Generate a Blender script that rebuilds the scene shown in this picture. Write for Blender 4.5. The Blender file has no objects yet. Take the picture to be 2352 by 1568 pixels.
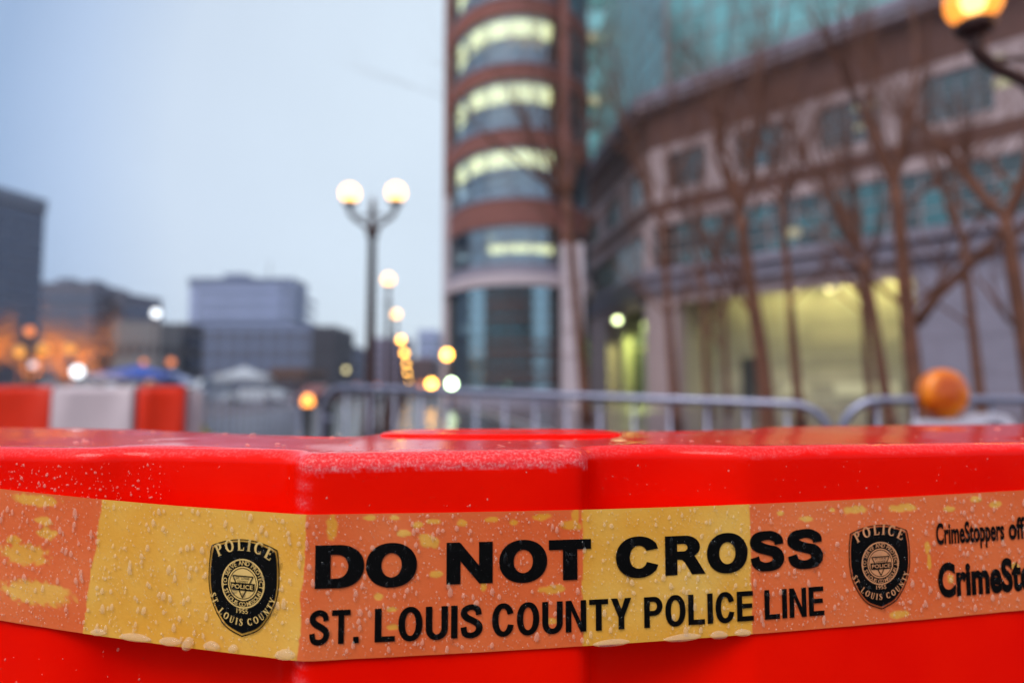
import bpy, math, random
import numpy as np
from mathutils import Vector, Matrix, noise
from mathutils.geometry import tessellate_polygon
R = math.radians
PI = math.pi
rnd = random.Random(7)
scn = bpy.context.scene
COL = scn.collection

# ------------------------------------------------------------------ camera
CAM_H = 1.10
TILT = math.atan(111 / 1568)
cd = bpy.data.cameras.new('camera')
cam = bpy.data.objects.new('camera', cd)
COL.objects.link(cam)
cd.lens = 24.0
cd.sensor_width = 36.0
cd.clip_start = 0.02
cd.clip_end = 3000
cam.location = (0, 0, CAM_H)
cam.rotation_euler = (PI / 2 + TILT, 0, 0)
cd.dof.use_dof = True
cd.dof.focus_distance = 0.372
cd.dof.aperture_fstop = 3.3
scn.camera = cam

# ------------------------------------------------------------------ sky
w = bpy.data.worlds.new('World')
scn.world = w
w.use_nodes = True
nt = w.node_tree
nt.nodes.clear()
wo = nt.nodes.new('ShaderNodeOutputWorld')
sky = nt.nodes.new('ShaderNodeTexSky')
sky.sky_type = 'NISHITA'
sky.sun_disc = False
SUN_EL, SUN_AZ = R(54), R(210)
sky.sun_elevation = SUN_EL
sky.sun_rotation = SUN_AZ
sky.air_density = 0.6
sky.dust_density = 5.0
sky.ozone_density = 1.0
b1 = nt.nodes.new('ShaderNodeBackground')
b1.inputs[1].default_value = 0.05
nt.links.new(sky.outputs[0], b1.inputs[0])
# the cloud deck: pale, with one broad slow change of brightness across it
tc = nt.nodes.new('ShaderNodeTexCoord')
nrm = nt.nodes.new('ShaderNodeVectorMath'); nrm.operation = 'NORMALIZE'
nt.links.new(tc.outputs['Generated'], nrm.inputs[0])
dot = nt.nodes.new('ShaderNodeVectorMath'); dot.operation = 'DOT_PRODUCT'
nt.links.new(nrm.outputs[0], dot.inputs[0])
dot.inputs[1].default_value = Vector((0.10, 0.95, 0.25)).normalized()
cr = nt.nodes.new('ShaderNodeValToRGB')
e = cr.color_ramp.elements
SKY = ((0.30, (0.46, 0.54, 0.64)), (0.62, (0.40, 0.49, 0.62)), (0.745, (0.26, 0.37, 0.55)), (0.79, (0.38, 0.49, 0.66)), (0.85, (0.53, 0.62, 0.72)), (0.96, (0.58, 0.67, 0.74)))
e[0].position = SKY[0][0]; e[0].color = (*SKY[0][1], 1)
e[1].position = SKY[-1][0]; e[1].color = (*SKY[-1][1], 1)
for p_, c_ in SKY[1:-1]:
    k = cr.color_ramp.elements.new(p_); k.color = (*c_, 1)
nt.links.new(dot.outputs['Value'], cr.inputs[0])
ns = nt.nodes.new('ShaderNodeTexNoise'); ns.inputs['Scale'].default_value = 1.6; ns.inputs['Detail'].default_value = 3
nt.links.new(nrm.outputs[0], ns.inputs['Vector'])
mr = nt.nodes.new('ShaderNodeMapRange')
mr.inputs['From Min'].default_value = 0.3; mr.inputs['From Max'].default_value = 0.7
mr.inputs['To Min'].default_value = 0.93; mr.inputs['To Max'].default_value = 1.07
nt.links.new(ns.outputs['Fac'], mr.inputs['Value'])
b2 = nt.nodes.new('ShaderNodeBackground')
nt.links.new(cr.outputs[0], b2.inputs[0]); nt.links.new(mr.outputs[0], b2.inputs[1])
ad = nt.nodes.new('ShaderNodeAddShader')
nt.links.new(b1.outputs[0], ad.inputs[0]); nt.links.new(b2.outputs[0], ad.inputs[1])
nt.links.new(ad.outputs[0], wo.inputs[0])

# ------------------------------------------------------------------ sun through cloud
sd = bpy.data.lights.new('sun', 'SUN')
sd.energy = 1.5
sd.angle = R(28)
sd.color = (1.0, 0.96, 0.93)
sun = bpy.data.objects.new('sun', sd)
COL.objects.link(sun)
# sun stands behind the camera
sv = Vector((math.sin(SUN_AZ) * math.cos(SUN_EL), math.cos(SUN_AZ) * math.cos(SUN_EL), math.sin(SUN_EL)))
sun.rotation_euler = (-sv).to_track_quat('-Z', 'Y').to_euler()
sun.location = (0, 0, 60)

scn.view_settings.view_transform = 'Standard'
scn.view_settings.look = 'None'
scn.view_settings.gamma = 1.0
scn.view_settings.exposure = 0.12
scn.view_settings.use_curve_mapping = False
scn.render.engine = 'CYCLES'
scn.cycles.use_denoising = True
scn.cycles.max_bounces = 7
scn.cycles.diffuse_bounces = 3
scn.cycles.glossy_bounces = 3
scn.cycles.transmission_bounces = 4
scn.cycles.transparent_max_bounces = 10
scn.cycles.caustics_reflective = False
scn.cycles.caustics_refractive = True
scn.cycles.sample_clamp_indirect = 6.0

# ================================================================== helpers
FWD = Vector((0, math.cos(TILT), math.sin(TILT)))
UP = Vector((0, -math.sin(TILT), math.cos(TILT)))
CAMP = Vector((0, 0, CAM_H))

def ray(px, py):
    return FWD + Vector((1, 0, 0)) * ((px - 1176) / 1568) + UP * ((784 - py) / 1568)

def at(px, py, D):
    """the place at forward distance D seen at a spot of the 2352 x 1568 picture (used to read sizes off the photo)"""
    d = ray(px, py)
    return CAMP + d * (D / d.y)

def tag(o, label=None, cat=None, group=None, kind=None):
    if label: o['label'] = label
    if cat: o['category'] = cat
    if group: o['group'] = group
    if kind: o['kind'] = kind
    return o

def thing(name, label, cat, loc=(0, 0, 0), rz=0.0, group=None):
    o = bpy.data.objects.new(name, None)
    o.empty_display_size = 0.1
    COL.objects.link(o)
    o.location = loc
    o.rotation_euler = (0, 0, rz)
    return tag(o, label, cat, group)

def copy_tree(o, parent=None):
    c = o.copy()
    COL.objects.link(c)
    if parent is not None:
        c.parent = parent
    for ch in list(o.children):
        copy_tree(ch, c)
    return c

def link_mesh(name, me, mat=None, parent=None, loc=None, rz=0.0):
    if mat is not None and not me.materials:
        me.materials.append(mat)
    o = bpy.data.objects.new(name, me)
    COL.objects.link(o)
    if parent is not None:
        o.parent = parent
    if loc is not None:
        o.location = loc
    o.rotation_euler = (0, 0, rz)
    return o

class MB:
    def __init__(s):
        s.v = []; s.f = []
    def add(s, vs, fs):
        n = len(s.v)
        s.v.extend([tuple(v) for v in vs])
        s.f.extend([tuple(i + n for i in f) for f in fs])
        return s
    def box(s, x0, x1, y0, y1, z0, z1, M=None):
        vs = [Vector((x, y, z)) for z in (z0, z1) for (x, y) in ((x0, y0), (x1, y0), (x1, y1), (x0, y1))]
        if M is not None: vs = [M @ v for v in vs]
        return s.add(vs, [(0, 3, 2, 1), (4, 5, 6, 7), (0, 1, 5, 4), (1, 2, 6, 5), (2, 3, 7, 6), (3, 0, 4, 7)])
    def prism(s, pts, z0, z1, cap=True):
        n = len(pts)
        vs = [(p[0], p[1], z0) for p in pts] + [(p[0], p[1], z1) for p in pts]
        fs = [(i, (i + 1) % n, n + (i + 1) % n, n + i) for i in range(n)]
        if cap: fs += [tuple(range(n))[::-1], tuple(range(n, 2 * n))]
        return s.add(vs, fs)
    def tube(s, path, rad, n=8, cap=True):
        path = [Vector(p) for p in path]
        if not hasattr(rad, '__len__'): rad = [rad] * len(path)
        vs = []; fs = []
        ref = None
        for i, p in enumerate(path):
            a = path[max(i - 1, 0)]; b = path[min(i + 1, len(path) - 1)]
            t = (b - a)
            t = t.normalized() if t.length > 1e-9 else Vector((0, 0, 1))
            if ref is None:
                ref = t.orthogonal().normalized()
            ref = (ref - t * ref.dot(t))
            ref = ref.normalized() if ref.length > 1e-6 else t.orthogonal().normalized()
            bi = t.cross(ref)
            for k in range(n):
                a_ = 2 * PI * k / n
                vs.append(p + (ref * math.cos(a_) + bi * math.sin(a_)) * rad[i])
        for i in range(len(path) - 1):
            for k in range(n):
                fs.append((i * n + k, i * n + (k + 1) % n, (i + 1) * n + (k + 1) % n, (i + 1) * n + k))
        if cap:
            fs.append(tuple(range(n))[::-1])
            fs.append(tuple((len(path) - 1) * n + k for k in range(n)))
        return s.add(vs, fs)
    def lathe(s, prof, n=20, c=(0, 0, 0), axis='z'):
        vs = []; fs = []
        for (r, z) in prof:
            for k in range(n):
                a = 2 * PI * k / n
                if axis == 'z': vs.append((c[0] + r * math.cos(a), c[1] + r * math.sin(a), c[2] + z))
                elif axis == 'y': vs.append((c[0] + r * math.cos(a), c[1] + z, c[2] + r * math.sin(a)))
                else: vs.append((c[0] + z, c[1] + r * math.cos(a), c[2] + r * math.sin(a)))
        for i in range(len(prof) - 1):
            for k in range(n):
                fs.append((i * n + k, i * n + (k + 1) % n, (i + 1) * n + (k + 1) % n, (i + 1) * n + k))
        fs.append(tuple(range(n))[::-1])
        fs.append(tuple((len(prof) - 1) * n + k for k in range(n)))
        return s.add(vs, fs)
    def mesh(s, name, mat=None, smooth=False, off=None):
        me = bpy.data.meshes.new(name)
        vs = s.v if off is None else [(v[0] - off[0], v[1] - off[1], v[2] - off[2]) for v in s.v]
        me.from_pydata(vs, [], s.f)
        if mat is not None: me.materials.append(mat)
        if smooth:
            me.polygons.foreach_set('use_smooth', [True] * len(me.polygons))
        me.update()
        return me
    def build(s, name, mat, parent=None, smooth=False, world=False):
        """world=True: vertices are in world space; the parent then is an unrotated empty"""
        off = None
        if world and parent is not None:
            off = parent.location if parent.parent is None else parent.parent.location + parent.location
            sc_ = parent.scale if parent.parent is None else parent.parent.scale
            if sc_.y != 1.0:
                s.v = [(v[0], off[1] + (v[1] - off[1]) / sc_.y, v[2]) for v in s.v]
        return link_mesh(name, s.mesh(name, mat, smooth, off), None, parent)

def autosmooth(o, deg=40):
    me = o.data
    me.polygons.foreach_set('use_smooth', [True] * len(me.polygons))
    me.set_sharp_from_angle(angle=R(deg))
    return o

# ------------------------------------------------------------------ materials
def node_mat(name):
    m = bpy.data.materials.new(name)
    m.use_nodes = True
    t = m.node_tree
    return m, t, t.nodes['Principled BSDF'], t.nodes['Material Output']

def pmat(name, col, rough=0.6, metal=0.0, var=0.15, scale=3.0, bump=0.0, bscale=40.0, spec=0.5, coat=0.0, streak=None, subs=0.0):
    m, t, b, out = node_mat(name)
    tcn = t.nodes.new('ShaderNodeTexCoord')
    n = t.nodes.new('ShaderNodeTexNoise')
    n.inputs['Scale'].default_value = scale
    n.inputs['Detail'].default_value = 6
    src = tcn.outputs['Object']
    if streak:
        mp = t.nodes.new('ShaderNodeMapping'); mp.inputs['Scale'].default_value = streak
        t.links.new(src, mp.inputs[0]); src = mp.outputs[0]
    t.links.new(src, n.inputs['Vector'])
    r = t.nodes.new('ShaderNodeMapRange')
    r.inputs['From Min'].default_value = 0.25; r.inputs['From Max'].default_value = 0.75
    r.inputs['To Min'].default_value = 1 - var; r.inputs['To Max'].default_value = 1 + var
    t.links.new(n.outputs['Fac'], r.inputs['Value'])
    mx = t.nodes.new('ShaderNodeVectorMath'); mx.operation = 'SCALE'
    mx.inputs[0].default_value = col[:3]
    t.links.new(r.outputs[0], mx.inputs['Scale'])
    t.links.new(mx.outputs[0], b.inputs['Base Color'])
    b.inputs['Roughness'].default_value = rough
    b.inputs['Metallic'].default_value = metal
    b.inputs['Specular IOR Level'].default_value = spec
    b.inputs['Coat Weight'].default_value = coat
    if subs:
        b.inputs['Subsurface Weight'].default_value = subs
    if bump:
        n2 = t.nodes.new('ShaderNodeTexNoise'); n2.inputs['Scale'].default_value = bscale; n2.inputs['Detail'].default_value = 5
        t.links.new(tcn.outputs['Object'], n2.inputs['Vector'])
        bp = t.nodes.new('ShaderNodeBump'); bp.inputs['Strength'].default_value = 1.0
        bp.inputs['Distance'].default_value = bump
        t.links.new(n2.outputs['Fac'], bp.inputs['Height'])
        t.links.new(bp.outputs[0], b.inputs['Normal'])
    return m

def emat(name, col, strength):
    m, t, b, out = node_mat(name)
    b.inputs['Base Color'].default_value = (0.03, 0.03, 0.03, 1)
    b.inputs['Roughness'].default_value = 0.4
    b.inputs['Emission Color'].default_value = (*col, 1)
    b.inputs['Emission Strength'].default_value = strength
    return m

def glassmat(name, tint, refl, fac=0.4, rough=0.04, scale=0.5, flat=False):
    m, t, b, out = node_mat(name)
    t.nodes.remove(b)
    tr = t.nodes.new('ShaderNodeBsdfTransparent'); tr.inputs[0].default_value = (*tint, 1)
    gl = t.nodes.new('ShaderNodeBsdfGlossy'); gl.inputs['Color'].default_value = (*refl, 1); gl.inputs['Roughness'].default_value = rough
    lw = t.nodes.new('ShaderNodeLayerWeight'); lw.inputs['Blend'].default_value = fac
    n = t.nodes.new('ShaderNodeTexNoise'); n.inputs['Scale'].default_value = scale
    tcn = t.nodes.new('ShaderNodeTexCoord'); t.links.new(tcn.outputs['Object'], n.inputs['Vector'])
    bp = t.nodes.new('ShaderNodeBump'); bp.inputs['Distance'].default_value = 0.02; bp.inputs['Strength'].default_value = 0.4
    t.links.new(n.outputs['Fac'], bp.inputs['Height']); t.links.new(bp.outputs[0], gl.inputs['Normal'])
    ma = t.nodes.new('ShaderNodeMath'); ma.operation = 'ADD'; ma.use_clamp = True
    ma.inputs[1].default_value = fac * 0.6
    if flat:      # coated glass: reflects about the same at every angle
        ma.inputs[0].default_value = fac * 0.4
    else:
        t.links.new(lw.outputs['Fresnel'], ma.inputs[0])
    mx = t.nodes.new('ShaderNodeMixShader')
    t.links.new(ma.outputs[0], mx.inputs[0]); t.links.new(tr.outputs[0], mx.inputs[1]); t.links.new(gl.outputs[0], mx.inputs[2])
    t.links.new(mx.outputs[0], out.inputs[0])
    return m

M = {}
M['stone'] = pmat('stone', (0.38, 0.285, 0.295), 0.75, var=0.10, scale=1.2, bump=0.004, bscale=6)
M['stone_light'] = pmat('stone_light', (0.50, 0.42, 0.46), 0.7, var=0.08, scale=1.5)
M['stone_grey'] = pmat('stone_grey', (0.23, 0.21, 0.275), 0.6, var=0.1, scale=1.0)
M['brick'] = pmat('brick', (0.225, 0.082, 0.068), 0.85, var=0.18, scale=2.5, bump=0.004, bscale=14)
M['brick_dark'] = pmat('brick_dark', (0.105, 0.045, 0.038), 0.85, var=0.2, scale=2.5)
M['metal_grey'] = pmat('metal_grey', (0.20, 0.21, 0.24), 0.35, metal=0.6, var=0.1)
M['dark'] = pmat('dark_interior', (0.035, 0.035, 0.04), 0.8, var=0.2)
M['interior'] = pmat('interior', (0.10, 0.09, 0.08), 0.8, var=0.3, scale=0.6)
M['glass_tower'] = glassmat('tower_glass', (0.80, 0.88, 0.88), (0.52, 0.62, 0.72), 0.30, 0.05, flat=True)
M['glass_base'] = glassmat('curtain_glass', (0.62, 0.68, 0.70), (0.20, 0.34, 0.40), 0.28, 0.08, 0.8, flat=True)
M['glass_base_skytint'] = glassmat('curtain_glass_skytint', (0.5, 0.6, 0.66), (0.55, 0.80, 0.90), 0.62, 0.08, 0.8, flat=True)  # brighter glass for chosen columns, painting in the sky's reflection
M['glass_mid'] = pmat('mid_teal_glass', (0.10, 0.24, 0.26), 0.12, metal=0.9, var=0.35, scale=0.3)
M['glass_teal'] = pmat('teal_glass', (0.24, 0.53, 0.54), 0.4, metal=1.0, var=0.35, scale=0.25, streak=(1, 1, 0.35))
M['glass_dark'] = pmat('dark_teal_glass', (0.09, 0.13, 0.14), 0.1, metal=0.9, var=0.4, scale=0.3)
M['glass_far'] = pmat('far_glass', (0.10, 0.14, 0.22), 0.15, metal=0.7, var=0.3, scale=0.2)
M['bark'] = pmat('bark', (0.135, 0.052, 0.030), 0.9, var=0.35, scale=5, bump=0.01, bscale=20)
M['galv'] = pmat('galvanised_steel', (0.27, 0.28, 0.38), 0.36, metal=0.9, var=0.1, scale=8)
M['lamp_metal'] = pmat('lamp_paint', (0.045, 0.018, 0.016), 0.55, var=0.2, spec=0.25)
M['asphalt'] = pmat('wet_asphalt', (0.040, 0.034, 0.040), 0.22, var=0.35, scale=0.6, bump=0.008, bscale=3, spec=0.3)
M['paver'] = pmat('wet_paving', (0.13, 0.10, 0.115), 0.22, var=0.2, scale=0.8, bump=0.003, bscale=4)
M['kerb'] = pmat('kerb_concrete', (0.28, 0.26, 0.28), 0.4, var=0.15)
M['white_plastic'] = pmat('white_plastic', (0.55, 0.53, 0.62), 0.3, var=0.05)
M['orange_plastic'] = pmat('orange_plastic', (0.62, 0.022, 0.003), 0.35, var=0.08, scale=5, spec=0.15)
M['band_white'] = pmat('faded_white_plastic', (0.50, 0.40, 0.43), 0.35, var=0.06, scale=5)
M['black_rubber'] = pmat('black_rubber', (0.02, 0.02, 0.022), 0.5, var=0.2)
M['slate_wall'] = pmat('slate_wall', (0.075, 0.095, 0.15), 0.6, var=0.15, scale=0.2)
M['slate_band'] = pmat('slate_band', (0.14, 0.17, 0.24), 0.6, var=0.12, scale=0.2)
M['far_wall'] = pmat('far_wall', (0.11, 0.12, 0.175), 0.7, var=0.15, scale=0.2)
M['far_beige'] = pmat('far_beige', (0.20, 0.19, 0.20), 0.8, var=0.15, scale=0.2)
M['far_dark'] = pmat('far_dark', (0.035, 0.035, 0.055), 0.7, var=0.2, scale=0.2)
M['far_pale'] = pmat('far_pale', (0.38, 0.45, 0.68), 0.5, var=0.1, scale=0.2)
M['far_blue'] = pmat('far_blue', (0.15, 0.19, 0.31), 0.5, var=0.1, scale=0.2)
M['recess_wall'] = pmat('recess_wall', (0.42, 0.39, 0.28), 0.8, var=0.12, scale=0.6)
M['recess_wall_b'] = pmat('recess_wall_b', (0.34, 0.32, 0.24), 0.8, var=0.14, scale=0.9)
M['blue_cloth'] = pmat('blue_cloth', (0.02, 0.08, 0.42), 0.6, var=0.1)
M['white_cloth'] = pmat('white_cloth', (0.42, 0.45, 0.50), 0.6, var=0.06)
M['car_white'] = pmat('car_white', (0.50, 0.54, 0.60), 0.25, var=0.05, coat=0.6)
M['car_dark'] = pmat('car_dark', (0.05, 0.06, 0.08), 0.25, var=0.05, coat=0.6)
M['car_red'] = pmat('car_red', (0.18, 0.03, 0.02), 0.25, var=0.05, coat=0.6)
M['sodium'] = emat('sodium_globe', (1.0, 0.52, 0.17), 5.0)
M['sodium_far'] = emat('sodium_globe_far', (1.0, 0.48, 0.07), 15)
M['sodium_bulb'] = emat('sodium_bulb', (1.0, 0.60, 0.20), 7.0)
M['sodium_top'] = emat('sodium_globe_near', (1.0, 0.28, 0.02), 1.7)
M['white_lamp'] = emat('white_lamp', (0.9, 0.95, 1.0), 3.0)
M['white_dim'] = emat('white_lamp_dim', (0.8, 0.85, 1.0), 1.1)
M['amber_dim'] = emat('amber_lamp_dim', (1.0, 0.26, 0.06), 1.3)
M['amber_lamp'] = emat('amber_lamp', (1.0, 0.32, 0.05), 4.2)
M['green_lamp'] = emat('green_white_lamp', (0.75, 1.0, 0.62), 16.0)
M['office_light'] = emat('office_light', (1.0, 0.87, 0.42), 2.7)
M['office_dim'] = emat('office_light_dim', (1.0, 0.93, 0.55), 0.42)
M['down_light'] = emat('down_light', (1.0, 0.95, 0.45), 0.6)
M['green_glass_glow'] = emat('entrance_glow', (0.40, 0.62, 0.26), 0.16)  # glow put into the door glass for the green-lit entrance
M['ink'] = pmat('ink', (0.002, 0.002, 0.002), 0.3, var=0.1, spec=0.12)

# milky orange globe: part see-through so that the bulb inside shows brighter
_m = M['sodium_top']; _t = _m.node_tree; _b = _t.nodes['Principled BSDF']; _o = _t.nodes['Material Output']
_tr = _t.nodes.new('ShaderNodeBsdfTransparent'); _mx = _t.nodes.new('ShaderNodeMixShader'); _mx.inputs[0].default_value = 0.6
_t.links.new(_tr.outputs[0], _mx.inputs[1]); _t.links.new(_b.outputs[0], _mx.inputs[2]); _t.links.new(_mx.outputs[0], _o.inputs[0])

# ================================================================== THE GROUND
def ground_sheet(name, pts, z, mat):
    mb = MB()
    n = len(pts)
    mb.add([(p[0], p[1], z) for p in pts], [tuple(range(n))])
    o = mb.build(name, mat)
    return tag(o, kind='structure')
ground_sheet('ground', [(-900, -60), (900, -60), (900, 1500), (-900, 1500)], -0.008, pmat('damp_ground', (0.075, 0.05, 0.055), 0.42, var=0.4, scale=0.5, bump=0.01, bscale=4, spec=0.15))
ground_sheet('road', [(-7.5, -20), (0.9, -20), (0.9, 18), (-13, 160), (-27, 160), (-12, 30)], -0.003, M['asphalt'])
pv = MB().prism([(1.0, 6.0), (60, 6.0), (60, 90), (2, 90), (-2.4, 40), (1.0, 16)][::1], -0.02, 0.12)
tag(pv.build('pavement', M['paver']), kind='structure')
kb = MB()
for a, b in (((1.0, 6.0), (1.0, 16)), ((1.0, 16), (-2.4, 40)), ((-2.4, 40), (2, 90))):
    d = Vector((b[0] - a[0], b[1] - a[1])).normalized(); nn = Vector((-d.y, d.x)) * 0.15
    kb.prism([(a[0], a[1]), (b[0], b[1]), (b[0] + nn.x, b[1] + nn.y), (a[0] + nn.x, a[1] + nn.y)], -0.02, 0.13)
tag(kb.build('kerb', M['kerb']), kind='structure')

# ================================================================== ROUND TOWER
TSY = 1.35        # the tower is deeper than wide
TC = Vector((0.50, 41.2 + 4.93 * TSY)); TR = 4.93
tower = thing('round_tower', 'round brick and glass corner tower with lit rings of windows, right of the lamp row', 'building', (TC.x, TC.y, 0))
tower.scale = (1, TSY, 1)
def zt(py): return at(1190, py, 41.2).z
A0, A1 = R(-200), R(20)         # arc facing the camera (0 = +x)
def ring_mb(mb, r0, r1, z0, z1, a0=A0, a1=A1, n=56):
    vs = []; fs = []
    for i in range(n + 1):
        a = a0 + (a1 - a0) * i / n
        c, s_ = math.cos(a), math.sin(a)
        vs += [(r0 * c, r0 * s_, z0), (r1 * c, r1 * s_, z0), (r1 * c, r1 * s_, z1), (r0 * c, r0 * s_, z1)]
    for i in range(n):
        b = i * 4
        for k in range(4):
            fs.append((b + k, b + (k + 1) % 4, b + 4 + (k + 1) % 4, b + 4 + k))
    fs += [(0, 1, 2, 3), (n * 4 + 3, n * 4 + 2, n * 4 + 1, n * 4)]
    return mb.add(vs, fs)
# (z0, z1) of brick bands, from the lowest up
bands = [(zt(515), zt(450)), (zt(335), zt(290)), (zt(180), zt(140)), (zt(30), zt(-12)), (zt(-125), zt(-168))]
for z0, z1 in bands:
    ring_mb(MB(), TR - 0.25, TR + 0.04, z0, z1).build('brick_band', M['brick'], tower)
    ring_mb(MB(), TR + 0.042, TR + 0.10, z1 - 0.16, z1 - 0.02).build('stone_course', M['stone_grey'], tower)
ring_mb(MB(), TR - 0.3, TR + 0.10, zt(628), zt(606)).build('spandrel_band', M['stone_grey'], tower)
ring_mb(MB(), TR - 0.3, TR + 0.28, zt(655), zt(629)).build('cornice', M['stone_light'], tower)
ring_mb(MB(), TR - 0.3, TR + 0.16, 0.0, 0.9).build('plinth', M['stone_grey'], tower)
# glass rows between the bands
NP = 13
def pane_rows(z0, z1, nrow, glass, r, parent, name='window_pane', pale=None):
    dz = (z1 - z0) / nrow
    chord = 2 * r * math.sin((A1 - A0) / NP / 2)
    me = MB().box(-chord / 2 + 0.04, chord / 2 - 0.04, -0.015, 0.015, 0.04, dz - 0.04).mesh(name, glass)
    rr = r * math.cos((A1 - A0) / NP / 2)
    me2 = MB().box(-chord / 2 + 0.04, chord / 2 - 0.04, -0.015, 0.015, 0.04, dz - 0.04).mesh(name, M['glass_base_skytint']) if pale else None
    for j in range(nrow):
        for i in range(NP):
            a = A0 + (A1 - A0) * (i + 0.5) / NP
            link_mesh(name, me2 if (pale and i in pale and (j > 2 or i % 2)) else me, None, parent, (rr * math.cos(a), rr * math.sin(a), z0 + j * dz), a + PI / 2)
def mullions(z0, z1, nrow, r, parent, mat, wv=0.06, wh=0.05):
    mb = MB()
    for i in range(NP + 1):
        a = A0 + (A1 - A0) * i / NP
        Mx = Matrix.Translation((r * math.cos(a), r * math.sin(a), 0)) @ Matrix.Rotation(a + PI / 2, 4, 'Z')
        mb.box(-wv, wv, -0.07, 0.07, z0, z1, Mx)
    for j in range(nrow + 1):
        z = z0 + (z1 - z0) * j / nrow
        ring_mb(mb, r - 0.06, r + 0.05, z - wh, z + wh, n=39)
    return mb.build('mullions', mat, parent)
rows = [(zt(604), zt(516)), (zt(449), zt(336)), (zt(289), zt(181)), (zt(139), zt(31)), (zt(-13), zt(-124))]
for q, (z0, z1) in enumerate(rows):
    pane_rows(z0, z1, 2, M['glass_tower'], TR - 0.1, tower)
    mullions(z0, z1, 2, TR - 0.1, tower, M['metal_grey'], 0.04, 0.03)
    # low blinds behind the sill, then floor and ceiling slabs
    ring_mb(MB(), TR - 0.5, TR - 0.45, z0, z0 + 0.8).build('sill_wall', M['stone_grey'], tower)
    MB().lathe([(0.01, z0 - 0.25), (TR - 0.3, z0 - 0.25), (TR - 0.3, z0 - 0.05), (0.01, z0 - 0.05)], 40).build('floor_slab', M['interior'], tower)
    MB().lathe([(0.01, z1 + 0.03), (TR - 0.3, z1 + 0.03), (TR - 0.3, z1 + 0.15), (0.01, z1 + 0.15)], 40).build('ceiling_slab', M['interior'], tower)
MB().lathe([(2.4, 0), (2.4, zt(-168))], 24).build('core_wall', M['interior'], tower, smooth=True)
MB().lathe([(0.01, zt(-168)), (TR, zt(-168)), (TR, zt(-172)), (0.01, zt(-172))], 40).build('roof', M['stone_grey'], tower)
# ceiling lights seen through the glass: bright sloping ceiling fixtures close to the glass
def cove(z, a0, a1, n, mat, r0=TR - 0.75, r1=TR - 0.45, h=0.95, gap=0.06):
    for i in range(n):
        b0 = a0 + (a1 - a0) * (i + gap) / n; b1 = a0 + (a1 - a0) * (i + 1 - gap) / n
        mb = MB()
        vs = []
        for b in (b0, (b0 + b1) / 2, b1):
            c, s_ = math.cos(b), math.sin(b)
            vs += [(r1 * c, r1 * s_, z), (r0 * c, r0 * s_, z - h), (r0 * c - 0.05 * c, r0 * s_ - 0.05 * s_, z - h), (r1 * c - 0.05 * c, r1 * s_ - 0.05 * s_, z)]
        fs = []
        for k in range(2):
            for j in range(4):
                fs.append((k * 4 + j, k * 4 + (j + 1) % 4, k * 4 + 4 + (j + 1) % 4, k * 4 + 4 + j))
        fs += [(0, 1, 2, 3), (11, 10, 9, 8)]
        mb.add(vs, fs)
        mb.build('ceiling_light', mat, tower)
for q in (1, 2, 3, 4):
    z1 = rows[q][1] - 0.08
    hh = {1: 0.80, 2: 0.92, 3: 1.0, 4: 1.0}[q]
    cove(z1, R(-172), R(-148), 2, M['office_light'], h=hh, gap=0.02)
    cove(z1, R(-143), R(-62), 9, M['office_light'], h=hh)
# lowest row: a lit ring hung lower, and three pendant lamps higher up
cove(zt(552), R(-118), R(-60), 8, M['office_light'], h=0.62, r0=TR - 0.9, r1=TR - 0.6)
cove(zt(528), R(-118), R(-112), 1, M['office_dim'], h=0.55)
for k, px in enumerate((1175, 1205, 1235)):
    p = at(px, 88 + k * 5, 42.4)
    mb = MB().lathe([(0.02, 0.30), (0.2, 0.24), (0.30, 0.0), (0.2, -0.24), (0.02, -0.30)], 12, (p.x - TC.x, (p.y - TC.y) / TSY, p.z))
    mb.build('pendant_lamp', emat('pendant_glow', (1.0, 0.62, 0.22), 0.9) if k == 0 else bpy.data.materials['pendant_glow'], tower, smooth=True)
# base curtain wall
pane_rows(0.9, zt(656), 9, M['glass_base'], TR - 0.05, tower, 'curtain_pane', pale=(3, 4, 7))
mullions(0.9, zt(656), 9, TR - 0.05, tower, M['dark'], 0.06, 0.10)
ring_mb(MB(), TR - 1.2, TR - 1.15, 1.6, 1.72).build('handrail', M['stone_grey'], tower)
for j in range(9):      # louvre strips below each transom
    z = 0.9 + (zt(656) - 0.9) * j / 9
    if j != 5: ring_mb(MB(), TR - 0.03, TR + 0.03, z + 0.12, z + 0.12 + (0.26 if j % 2 else 0.16), R(-114), R(-84) if j > 5 else R(-48), 16).build('louvre', M['brick_dark'], tower)
for z in (1.7, 2.5, 3.3, 4.2):
    ring_mb(MB(), TR - 0.75, TR - 0.5, z, z + 0.28).build('stair_landing', M['brick_dark'], tower)
# stone strip at the left edge of the base and the pier on the right
def wbox(parent, name, mat, x0, x1, y0, y1, z0, z1):
    return MB().box(x0, x1, y0, y1, z0, z1).build(name, mat, parent, world=True)
wbox(tower, 'side_pier', M['stone_light'], -4.74, -4.26, 46.2, 50.5, 0, zt(400))
wbox(tower, 'side_pier', M['brick'], -4.72, -4.28, 46.25, 50.5, zt(400), zt(-172))
pier_x0, pier_x1, pier_y0, pier_y1 = 3.0, 4.35, 41.0, 47.0
wbox(tower, 'stone_pier', M['stone_light'], pier_x0, pier_x1, pier_y0, pier_y1, 0.0, zt(560))
wbox(tower, 'brick_pier', M['brick'], pier_x0 + 0.05, pier_x0 + 0.50, pier_y0 + 0.05, pier_y1, zt(560), zt(-172))
for py in (650, 700, 760, 820):
    wbox(tower, 'pier_course', M['stone'], pier_x0 - 0.03, pier_x1 + 0.03, pier_y0 - 0.03, pier_y0 - 0.002, zt(py), zt(py) + 0.12)

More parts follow.
